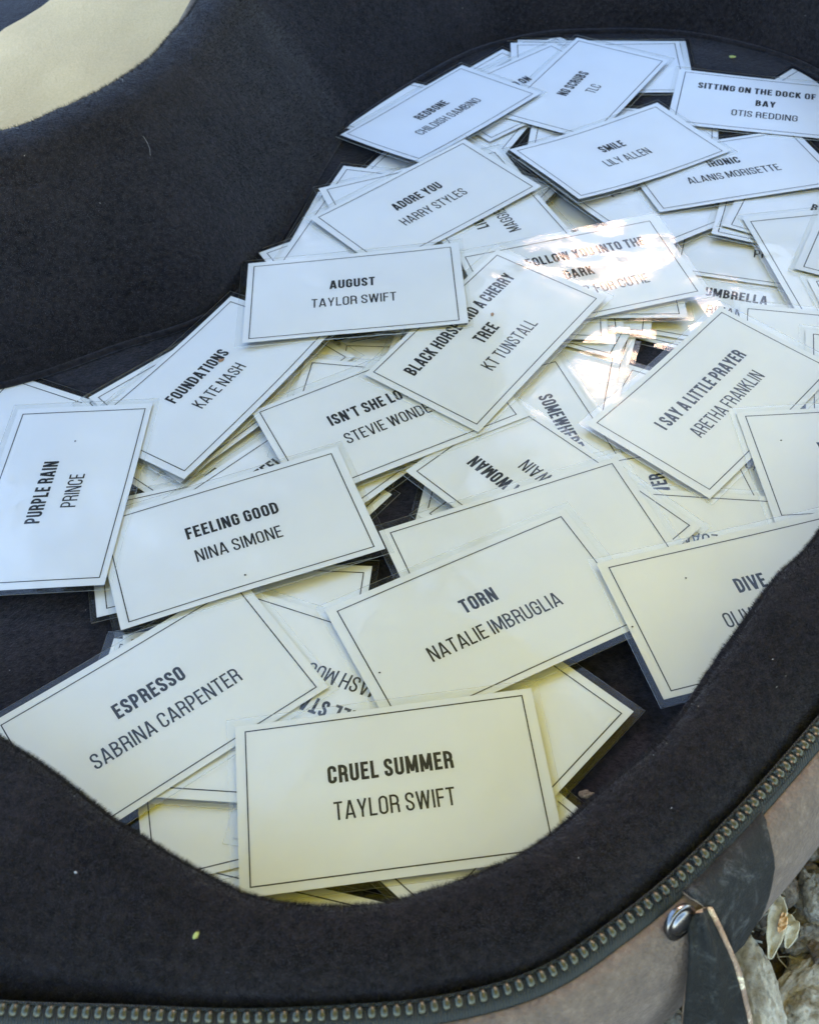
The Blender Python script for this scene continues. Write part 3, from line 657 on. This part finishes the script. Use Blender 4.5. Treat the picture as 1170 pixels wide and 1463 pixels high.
 (15.29, 428.55, 0.6226, 0.058, 0.006, ['ADORE YOU'], 'HARRY STYLES', 'card printed ADORE YOU below the REDBONE card', 0, 0),
 (150.44, 449.49, 0.1882, 0.016, -0.036, ['IRONIC'], 'ALANIS MORISETTE', 'card printed IRONIC at the right under the SMILE card', 0, 0),
 (180.43, 503.62, -0.3133, 0.027, 0.009, ['SITTING ON THE DOCK OF THE', 'BAY'], 'OTIS REDDING', 'card printed SITTING ON THE DOCK in the upper right corner', 0, 0),
 (104.43, 463.85, 0.5102, 0.009, -0.006, ['SMILE'], 'LILY ALLEN', 'slightly curled card printed SMILE in the upper middle of the pile', 1, 0),
 (73.05, 373.57, 0.2361, 0.042, 0.016, ['I WILL FOLLOW YOU INTO THE', 'DARK'], 'DEATH CAB FOR CUTIE', 'card printed FOLLOW YOU INTO THE DARK with a peach sun glint on it', 1, 0),
 (46.78, 259.09, 2.2691, -0.022, -0.022, ['MAN! I FEEL LIKE A WOMAN'], 'SHANIA TWAIN', 'upside down card printed A WOMAN right of the dark gap', 1, 0),
 (-5.93, 304.14, 0.4051, -0.007, -0.023, ["ISN'T SHE LOVELY"], 'STEVIE WONDER', 'card printed ISNT SHE LOVELY in the middle of the pile', 0, 0),
 (33.47, 339.84, 0.8743, 0.030, 0.017, ['BLACK HORSE AND A CHERRY', 'TREE'], 'KT TUNSTALL', 'tilted card printed BLACK HORSE AND A CHERRY TREE in the centre', 0, 0),
 (-71.38, 328.55, 0.9278, -0.070, -0.035, ['FOUNDATIONS'], 'KATE NASH', 'tilted card printed FOUNDATIONS with a tiny brown crumb on its last letters', 0, 0),
 (-16.74, 369.47, 0.0004, -0.002, -0.009, ['AUGUST'], 'TAYLOR SWIFT', 'card printed AUGUST lying level at the left of the pile', 0, 0),
 (209.00, 375.11, -0.5017, 0.000, 0.000, ['EVERY BREATH'], 'THE POLICE', 'raised card casting a shadow at the right edge beside the steeply turned card', 0, 0),
 (38.49, 237.67, 3.4503, 0.004, 0.001, ['HALLELUJAH'], 'JEFF BUCKLEY', 'blank looking card behind the TORN card with only one letter H showing', 0, 0),
 (111.93, 302.98, 0.7855, 0.033, -0.020, ['I SAY A LITTLE PRAYER'], 'ARETHA FRANKLIN', 'tilted card printed I SAY A LITTLE PRAYER at the right of the pile', 0, 0),
 (160.56, 269.92, 0.0207, 0.029, 0.041, ['WONDERFUL LIFE'], 'BLACK', 'card at the right edge above DIVE showing the beginning of one bold letter', 0, 0),
 (-76.72, 187.85, 0.5858, -0.018, -0.048, ['ESPRESSO'], 'SABRINA CARPENTER', 'card printed ESPRESSO running under the plush rim at the lower left', 0, 0),
 (21.73, 212.09, 0.4103, -0.020, -0.012, ['TORN'], 'NATALIE IMBRUGLIA', 'card printed TORN above the CRUEL SUMMER card', 0, 0),
 (-57.13, 251.45, 0.3022, -0.019, -0.024, ['FEELING GOOD'], 'NINA SIMONE', 'card printed FEELING GOOD left of the centre', 0, 0),
 (-120.04, 277.85, 1.4958, -0.121, 0.010, ['PURPLE RAIN'], 'PRINCE', 'card printed PURPLE RAIN standing upright at the left edge', 0, 0),
 (105.28, 212.71, 0.2388, -0.025, 0.033, ['DIVE'], 'OLIVIA DEAN', 'yellowish card printed DIVE running under the plush rim at the right', 0, 0),
 (-9.25, 156.43, 0.0715, -0.046, -0.055, ['CRUEL SUMMER'], 'TAYLOR SWIFT', 'large near card printed CRUEL SUMMER at the bottom of the pile', 0, 0),
]
card_by = {}
for i, c_ in enumerate(CARDS): card_by[c_[7]] = build_card(c_, PILE, i) + (c_,)
def on_top(px, py):
    i = int(round((px - PILE.x0) / PILE.st)); j = int(round((py - PILE.y0) / PILE.st)); return float(PILE.H[i, j])
def sheet(name, grid, m, thick, parent, back=None, smooth=True, wavy=.0, seed=0):
    """closed sheet from a grid of points (rows x cols), thickened along -normal"""
    n, k = len(grid), len(grid[0]); V = [Vector(p) for r in grid for p in r]; N = []
    for i in range(n):
        for j in range(k):
            a = V[min(i + 1, n - 1) * k + j] - V[max(i - 1, 0) * k + j]; b = V[i * k + min(j + 1, k - 1)] - V[i * k + max(j - 1, 0)]
            q = a.cross(b); N.append(q.normalized() if q.length > 1e-9 else Vector((0, 0, 1)))
    if sum(q.z for q in N) < 0: N = [-q for q in N]
    if wavy: V = [v + q * wavy * fbm(v.x * .12 + seed, v.y * .12, v.z * .12) for v, q in zip(V, N)]
    W = [v - q * thick for v, q in zip(V, N)]; m_ = n * k; VV = [tuple(v) for v in V] + [tuple(v) for v in W]; F = []
    for i in range(n - 1):
        for j in range(k - 1): a = i * k + j; F.append((a, a + 1, a + k + 1, a + k)); F.append((m_ + a, m_ + a + k, m_ + a + k + 1, m_ + a + 1))
    loop = [j for j in range(k)] + [i * k + k - 1 for i in range(1, n)] + [(n - 1) * k + j for j in range(k - 2, -1, -1)] + [i * k for i in range(n - 2, 0, -1)]
    nf = len(F)
    for q in range(len(loop)): a, b = loop[q], loop[(q + 1) % len(loop)]; F.append((a, m_ + a, m_ + b, b))
    if back:
        mi = [0] * nf + [1] * (len(F) - nf); o = mesh_obj(name, VV, F, None, parent, smooth=[q < nf for q in range(len(F))], mats=[m, back], midx=mi)
    else: o = mesh_obj(name, VV, F, m, parent, smooth=[q < nf for q in range(len(F))])
    return o
def lerp(a, b, t): return a + (b - a) * t
def poly_at(P, v):
    for (v0, *a), (v1, *b) in zip(P, P[1:]):
        if v <= v1: t = (v - v0) / (v1 - v0); return [lerp(x, y, t) for x, y in zip(a, b)]
    return list(P[-1][1:])
up30 = lambda p: Vector((p[0], p[1], p[2] + 30))
Lb = [(0, 45.3, .0), (.25, 45.5, 1.4), (.6, 46.5, 4.0), (1, 47.9, 6.3)]
Rb = [(0, 54.5, .0), (.18, 51.9, .7), (.4, 50.8, 2.6), (.7, 49.6, 4.9), (1, 48.3, 6.5)]
grid = []
for i in range(22):
    v = i / 21; a, b = poly_at(Lb, v), poly_at(Rb, v); grid.append([up30(shell_pt(lerp(a[0], b[0], u / 13), lerp(a[1], b[1], u / 13), 1.1)) for u in range(14)])
sheet('leather_tab', grid, M_LEATHER, .9, case, back=M_TAN, wavy=.22, seed=2)
# rolled edge of the tab along the zip
V, F = tube([up30(shell_pt(lerp(45.0, 55.5, k / 24), .25, 1.3)) for k in range(25)], .55, 6); mesh_obj('tab_binding', V, F, M_LEATHER, case, smooth=True)
V, F = tube([up30(shell_pt(lerp(36, 45.2, k / 24), .15, .55)) for k in range(25)], .5, 6); mesh_obj('canvas_hem', V, F, M_CANVAS, case, smooth=True)
# strap: a thick, folded leather band hanging from under the tab to the ground
cl = [(57.4, 102.2, 33.5, 2.6), (58.6, 96.2, 29.5, 4.2), (60.2, 91.8, 20.5, 6.2), (61.8, 87.2, 8, 8.0), (64.0, 80.5, -6, 9.5), (68, 71, -19, 10.5), (76, 58, -27, 11), (90, 40, -28.5, 11), (108, 18, -28.8, 11), (126, -10, -29, 11)]
grid = []; nn = 44
for i in range(nn):
    f = i / (nn - 1) * (len(cl) - 1); a = min(int(f), len(cl) - 2); t = f - a; p0 = cl[max(a - 1, 0)]; p1 = cl[a]; p2 = cl[a + 1]; p3 = cl[min(a + 2, len(cl) - 1)]
    q = [.5 * (2 * p1[k] + (p2[k] - p0[k]) * t + (2 * p0[k] - 5 * p1[k] + 4 * p2[k] - p3[k]) * t * t + (3 * p1[k] - p0[k] - 3 * p2[k] + p3[k]) * t ** 3) for k in range(4)]
    side = Vector((.93, .30, .05)).normalized(); upn = Vector((.2, -.45, .85)).normalized(); row = []
    for k in range(13):
        w = k / 6 - 1; row.append(up30(Vector(q[:3]) + side * w * q[3] + upn * (2.6 * (1 - w * w) + .8 * math.sin(w * 6 + 1))))
    grid.append(row)
sheet('leather_strap', grid, M_STRAP, 1.6, case, back=M_TAN, wavy=.4, seed=7)
edge = [[r[-1] + Vector((.2, 0, .1)), r[-1] + Vector((1.5, .4, -1.0)), r[-1] + Vector((1.7, .3, -2.6))] for r in grid]
sheet('strap_edge', edge, M_TAN, .6, case, wavy=.2)
# stud
sp = shell_pt(44.3, 2.0, .0); sn = Vector((OUTN[44][0], OUTN[44][1], .38)).normalized()
def lathe(prof, seg=40):
    V, F = [], []
    for r, z in prof:
        for k in range(seg): t = 2 * math.pi * k / seg; V.append((r * math.cos(t), r * math.sin(t), z))
    for i in range(len(prof) - 1):
        for k in range(seg): a, b = i * seg + k, i * seg + (k + 1) % seg; F.append((a, b, b + seg, a + seg))
    F.append(tuple((len(prof) - 1) * seg + k for k in range(seg))); return V, F
V, F = lathe([(5.2, -2.5), (5.5, -.2), (5.3, .4), (4.7, .6), (4.1, .3), (3.7, .45), (3.4, 1.0), (2.8, 1.5), (1.9, 1.9), (.8, 2.1), (.05, 2.12)])
V = [(a * .82, b_ * .82, c_ * .48) for a, b_, c_ in V]; o = mesh_obj('metal_stud', V, F, M_CHROME, case, smooth=True); o.location = up30(sp + sn * .9) * S
o.rotation_euler = sn.to_track_quat('Z', 'Y').to_euler()

# ------------------------------------------------------------------ stones, bark and dry leaves beside the case
def blob(c, r, seed, sub=4, rough=.35, rot=0, boxy=0):
    import bmesh
    bm = bmesh.new(); bmesh.ops.create_icosphere(bm, subdivisions=sub, radius=1); V = []
    for v in bm.verts:
        p = v.co.normalized()
        if boxy: p = Vector([math.copysign(abs(t) ** (1 - boxy), t) for t in p]); 
        d = 1 + rough * noise.fractal(p * 1.3 + Vector((seed * 3.1, 0, 0)), 1, 2, 3) + rough * .35 * noise.fractal(p * 5 + Vector((0, seed, 0)), .8, 2, 4) - rough * .5 * max(0, noise.noise(p * 2.6 + Vector((seed, 4, 0)))) + .035 * noise.fractal(p * 14 + Vector((seed, 0, 2)), .7, 2, 3)
        q = Vector((p.x * r[0], p.y * r[1], p.z * r[2])) * d; q.rotate(Matrix.Rotation(rot, 3, 'Z')); V.append(tuple(q))
    F = [tuple(v.index for v in f.verts) for f in bm.faces]; bm.free(); return V, F
def stone(loc, r, seed, m, label, rot=0, rough=.35, boxy=0, cat='stone', name='stone', group='stones on the ground beside the case'):
    V, F = blob(loc, r, seed, 5, rough, rot, boxy); return tag(mesh_obj(name, V, F, m, smooth=True, loc=loc), label, cat, group)
stone((81.5, 104, -25.5), (6.0, 15, 5.5), 1, M_ROCK, 'long pale wedge shaped stone beside the leather strap', rot=.08, rough=.22, boxy=.25)
stone((97.5, 131.5, -26), (3.2, 5.2, 4.2), 2, M_ROCK3, 'brown speckled oval stone against the canvas wall', rough=.2)
stone((104, 128, -26), (5.2, 7.0, 5.5), 3, M_ROCK2, 'round olive grey stone at the right edge above the bark piece', rough=.3)
stone((95.5, 98, -26.5), (7.2, 6.8, 6.5), 4, M_ROCK, 'large rounded pale pebble in the lower right corner', rough=.22)
stone((103, 96, -27), (6, 6.5, 5), 5, M_ROCK2, 'grey pebble right of the large pale pebble', rough=.3)
stone((106.5, 142, -28), (3.2, 3.0, 2.6), 6, M_ROCK2, 'small dark grey pebble highest among the stones', rough=.3)
stone((100.6, 138.6, -28.5), (2.4, 2.0, 2.0), 7, M_ROCK3, 'small yellowish brown pebble next to the canvas', rough=.4)
stone((107, 135, -29), (2.6, 2.4, 2.0), 8, M_ROCK2, 'small flat pebble between the grey and olive stones', rough=.4)
stone((94.5, 106.2, -26.2), (11.5, 3.4, 3.2), 9, M_ROCK, 'pale elongated piece of bark lying above the large pebble', rot=.62, rough=.35, cat='bark', name='bark_piece', group='bark and wood bits beside the case')
stone((98, 117.5, -28), (6.0, 3.4, 2.8), 10, M_ROCK2, 'dark knobbly wood bit between leaf and bark', rot=.3, rough=.5, cat='wood bit', name='wood_bit', group='bark and wood bits beside the case')
stone((59, 97, -27.5), (5, 4, 3), 11, M_ROCK2, 'grey stone in the shade under the canvas edge left of the strap', rough=.35)
stone((50, 94, -29), (5, 3.5, 3), 12, M_ROCK, 'pale stone just left of the strap at the bottom edge', rough=.35)
stone((110.5, 149.5, -26.5), (4.2, 3.4, 3.2), 15, M_ROCK, 'pale rough stone at the right edge where the canvas ends, topmost of the stones', rough=.45, boxy=.25)
stone((114, 141.5, -26.5), (4.0, 3.6, 3.4), 16, M_ROCK3, 'beige broken stone right of the small dark grey pebble', rough=.45, boxy=.2)
stone((112.5, 132.5, -26.5), (3.8, 4.4, 3.2), 17, M_ROCK, 'pale angular stone right of the small flat pebble', rough=.4, boxy=.3)
stone((102, 111.5, -26), (4.8, 3.6, 3.4), 18, M_ROCK3, 'beige crumbly stone behind the long piece of bark', rough=.45, boxy=.2)
# gravel and crumbs, uncountable
def gravel(name, seed, count, m, big):
    g = random.Random(seed); V, F = [], []
    base = [blob((0, 0, 0), (1, 1, .75), k + seed, 2, .6, 0, .35)[0:2] for k in range(6)]
    for q in range(count):
        x, y = g.uniform(44, 190), g.uniform(30, 205); s = g.uniform(.4, 2.2) * (big if g.random() < .25 else 1); bv, bf = base[q % 6]; a = g.uniform(0, 6.28); c, k = math.cos(a), math.sin(a); b0 = len(V)
        z = -32 + g.uniform(-.6, .9) + s * .3
        V += [(x + s * (v[0] * c - v[1] * k), y + s * (v[0] * k + v[1] * c), z + s * v[2]) for v in bv]; F += [tuple(t + b0 for t in f) for f in bf]
    return tag(mesh_obj(name, V, F, m, smooth=True), kind='stuff')
gravel('gravel', 21, 900, M_ROCK3, 1.5)
gravel('pale_rubble', 44, 1100, M_ROCK, 2.6)
def twigs():
    g = random.Random(4); V, F = [], []
    for q in range(240):
        x, y = g.uniform(70, 150), g.uniform(70, 190); a = g.uniform(0, 6.28); L = g.uniform(2, 9); b0 = len(V)
        pts = [(x + L * t * math.cos(a + t), y + L * t * math.sin(a + t), -29.5 + g.uniform(0, 1.6) + math.sin(t * 3) * .8) for t in (0, .33, .66, 1)]
        v, f = tube(pts, g.uniform(.12, .35), 5); V += v; F += [tuple(t + b0 for t in h) for h in f]
    # pale matted fibres following the foot of the canvas
    for q in range(420):
        t = g.random(); x = lerp(88.5, 118, t) + g.gauss(0, 1.0); y = lerp(123, 158, t ** .9) + g.gauss(0, 1.0); a = math.atan2(35, 29) + g.gauss(0, .5); L = g.uniform(1.5, 4.5); b0 = len(V)
        z0 = -23 + g.gauss(0, 1.2); pts = [(x + L * s * math.cos(a), y + L * s * math.sin(a), z0 + g.uniform(-.7, .7)) for s in (0, .5, 1)]
        v, f = tube(pts, g.uniform(.10, .26), 4); V += v; F += [tuple(k + b0 for k in h) for h in f]
    return tag(mesh_obj('dry_fibres', V, F, M_LEAF, smooth=True), kind='stuff')
twigs()
def leaf(pts, width, m, name, label, cup=1.0, seed=0, cat='dry leaf'):
    root = []; P = [Vector(p) for p in pts]; n = 16; grid = []
    for i in range(n):
        t = i / (n - 1); f = t * (len(P) - 1); a = min(int(f), len(P) - 2); c = P[a].lerp(P[a + 1], f - a); d = (P[a + 1] - P[a]).normalized(); s = d.cross(Vector((0, 0, 1))).normalized()
        w = width * (math.sin(math.pi * (.06 + .9 * t)) ** .7) * (1 + .22 * noise.noise(Vector((t * 6, seed, 0))))
        grid.append([c + s * w * u + Vector((0, 0, cup * u * u * width * .6 + .9 * noise.noise(Vector((t * 5, u * 2, seed))) + .6 * noise.noise(Vector((t * 17, u * 6, seed))))) for u in (-1, -.66, -.33, 0, .33, .66, 1)])
    o = sheet(name, grid, m, .25, None); return tag(o, label, cat, 'dry leaves beside the case')
leaf([(90, 129, -18), (90.5, 122, -16.5), (88.5, 116, -17), (86, 110, -20)], 2.3, M_LEAF, 'dry_leaf', 'pale yellow curled dry leaf leaning on the canvas corner', 1.0, 3)
leaf([(92.5, 121, -19), (93.5, 117, -17.5), (91, 112.5, -20)], 1.7, M_LEAF, 'dry_leaf', 'small yellowish leaf curl with a pointed tip beside the orange leaf bit', .9, 8)
leaf([(91.5, 120, -15.5), (90.5, 117.3, -14.8), (89, 115.2, -16)], 1.1, M_LEAF2, 'dry_leaf', 'tiny orange leaf bit lying on the pale curled leaf', .5, 5)
leaf([(108, 120, -25), (113, 126, -23.5), (119, 129, -26)], 4, M_LEAF, 'dry_leaf', 'dry leaf lying right of the olive stone', .4, 12)

# ------------------------------------------------------------------ cream fleece and dark cloth behind the case
def cloth(name, x0, x1, y0, y1, zf, m, label, cat, nx=70, ny=60):
    grid = []
    for i in range(nx):
        x = lerp(x0, x1, i / (nx - 1)); grid.append([Vector((x, lerp(y0(x), y1(x), j / (ny - 1)), zf(x, lerp(y0(x), y1(x), j / (ny - 1)), j / (ny - 1)))) for j in range(ny)])
    return tag(sheet(name, grid, m, 2.0, None), label, cat)
cloth('cream_fleece', -520, -40, lambda x: 395 + .18 * (x + 150) if x < -60 else 500, lambda x: max(470, 616 + (x + 196) * 2.1),
      lambda x, y, t: 6 + 9 * math.sin(t * math.pi) + 3 * fbm(x * .012, y * .012, 2) - 14 * max(0, (t - .9)) / .1 * .5, M_CREAM, 'cream fleece cloth lying behind the dark padded rim in the upper left corner', 'fleece cloth')
cloth('dark_plush_cloth', -560, 60, lambda x: 640 if x > -150 else (560 if x > -260 else 470), lambda x: 960, lambda x, y, t: -22 + 8 * min(1, t * 8) + 4 * fbm(x * .01, y * .01, 5), M_VEL, 'dark plush cloth seen beyond the cream fleece at the extreme upper left', 'plush cloth', 50, 50)

# ------------------------------------------------------------------ small crumbs
def crumb(name, loc, r, m, label, cat, seed, rot=0):
    V, F = blob((0, 0, 0), r, seed, 2, .5, rot); return tag(mesh_obj(name, V, F, m, loc=loc), label, cat)
def at(x, y, h=.25): return (x, y, on_top(x, y) + h)
crumb('crumb', at(-67.5, 339.5), (1.3, .7, .35), M_CRUMB, 'tiny brown crumb on the last letters of FOUNDATIONS', 'crumb', 3, .4)
crumb('crumb', at(36.2, 350.0), (.9, .6, .3), M_CRUMB, 'tiny reddish crumb above the word TREE', 'crumb', 6, .9)
crumb('plant_crumb', (-51.4, 100.3, 42.3), (.5, 1.0, .3), M_GREEN, 'small yellow green plant crumb on the near plush rim', 'crumb', 8, -.5)
crumb('husk', (43.5, 152.5, -5.5), (2.2, 1.2, .8), M_ROCK3, 'dry husk crumb in the gap between the near cards and the plush rim', 'crumb', 9)
crumb('lint_ball', (-79.5, 116.3, 42.3), (.35, .3, .22), M_LINT, 'white lint ball on the near plush rim at the left', 'lint', 12)
crumb('plant_crumb', (176, 552, -6.3), (1.6, 1.1, .5), M_GREEN, 'yellowish crumb on the dark floor above SITTING ON THE DOCK', 'crumb', 14)
for k, (x, y, l) in enumerate([(-117.9, 302.1, 'dark speck on the upper half of PURPLE RAIN'), (-53.2, 232.7, 'dark speck near the lower border of FEELING GOOD'), (-11.8, 193.8, 'dark speck at the left part of TORN'), (129.5, 279.7, 'dark speck on the right hand card above DIVE'), (84.2, 220.8, 'dark speck left of the word DIVE'), (64.4, 203.1, 'dark speck on the left margin of the DIVE card')]):
    crumb('speck', at(x, y, .05), (.35, .28, .12), M_INK, l, 'speck', 20 + k)

# ------------------------------------------------------------------ beyond the frame, added to shape the light: a leafy branch between the sun and the case, a mustard cloth at the near right
def branch():
    g = random.Random(12); az, el = R(SUN_AZ), R(SUN_EL); d = Vector((math.sin(az) * math.cos(el), math.cos(az) * math.cos(el), math.sin(el)))
    c = Vector((60, 330, 0)) + d * 950; a = d.cross(Vector((0, 0, 1))).normalized(); b = a.cross(d)
    root = empty('sun_breaking_branch', tuple(c + a * 900)); tag(root, 'leafy branch added out of view on the far side to break up the sun', 'branch')
    loc = root.location / S; V, F = [], []
    for q in range(7):
        y0 = g.uniform(-380, 380); pts = [c + a * (900 - 1900 * t) + b * (y0 * t ** .7 + 40 * math.sin(t * 6 + q)) + d * 60 * math.sin(t * 4 + q) - loc for t in (0, .2, .4, .6, .8, 1)]
        v, f = tube(pts, lambda t: 9 - 7.5 * t, 7); b0 = len(V); V += v; F += [tuple(k + b0 for k in h) for h in f]
    mesh_obj('twig_wood', V, F, M_SOIL, root, smooth=True)
    V, F = [], []
    for q in range(LEAVES):
        u, w = g.uniform(-800, 800), g.uniform(-520, 520)
        if q > LEAVES - 2600: u, w = g.uniform(-280, 320), g.uniform(-300, 150)
        if w + .4 * min(u, 150) > 130 + 60 * noise.noise(Vector((u * .008, w * .008, 7))) and u > -90: continue  # leaves left out so the sun reaches the near right
        if noise.noise(Vector((u * .009, w * .009, 3))) < -.46 and q <= LEAVES - 2600: continue
        p = c + a * u + b * w + d * g.uniform(-90, 90) - loc; n = Vector((g.gauss(0, .5), g.gauss(0, .5), g.gauss(0, .5))) + d * .8; n.normalize()
        x = n.cross(Vector((g.random(), g.random(), g.random()))).normalized(); y = n.cross(x); L, W = g.uniform(26, 46), g.uniform(11, 19); b0 = len(V)
        for t, s_ in ((-1, 0), (-.55, .8), (0, 1), (.55, .7), (1, 0)):
            V.append(tuple(p + x * L * t + y * W * s_)); V.append(tuple(p + x * L * t - y * W * s_ + n * .5))
        for k in range(4): F.append((b0 + 2 * k, b0 + 2 * k + 1, b0 + 2 * k + 3, b0 + 2 * k + 2))
    tag(mesh_obj('foliage', V, F, M_GLEAF, root), kind='stuff')
LEAVES = 8200
branch()
CAN = 395  # reach of the unseen cloth added to cast yellow on the near cards
CL = [(-10, -130), (100, -40), (180, 60), (230, 150), (272, 235), (300, 322)]
PROF = [(0, 130), (0, 180), (-6, 250), (8, 330), (60, 385), (140, 415), (230, 430), (CAN, 436)]      # (leaning over the case, height)
grid = []
for i in range(50):
    f = i / 49 * (len(CL) - 1); q = min(int(f), len(CL) - 2); x = lerp(CL[q][0], CL[q + 1][0], f - q); y = lerp(CL[q][1], CL[q + 1][1], f - q); row = []
    for k in range(44):
        g_ = k / 43 * (len(PROF) - 1); p_ = min(int(g_), len(PROF) - 2); inn = lerp(PROF[p_][0], PROF[p_ + 1][0], g_ - p_); z = lerp(PROF[p_][1], PROF[p_ + 1][1], g_ - p_); wv = max(0, 1 - k / 30)
        row.append(Vector((x - inn * .80 + 12 * math.sin(i * .9) * wv + 14 * fbm(i * .1, k * .1, 4), y + inn * .60 + 14 * math.cos(i * .8) * wv, z + 12 * fbm(i * .15, k * .15, 9))))
    grid.append(row)
tag(sheet('yellow_tint_cloth', grid, M_YELLOW, 1.5, None), 'mustard yellow cloth added out of view to tint the light at the near right', 'light tinting cloth')
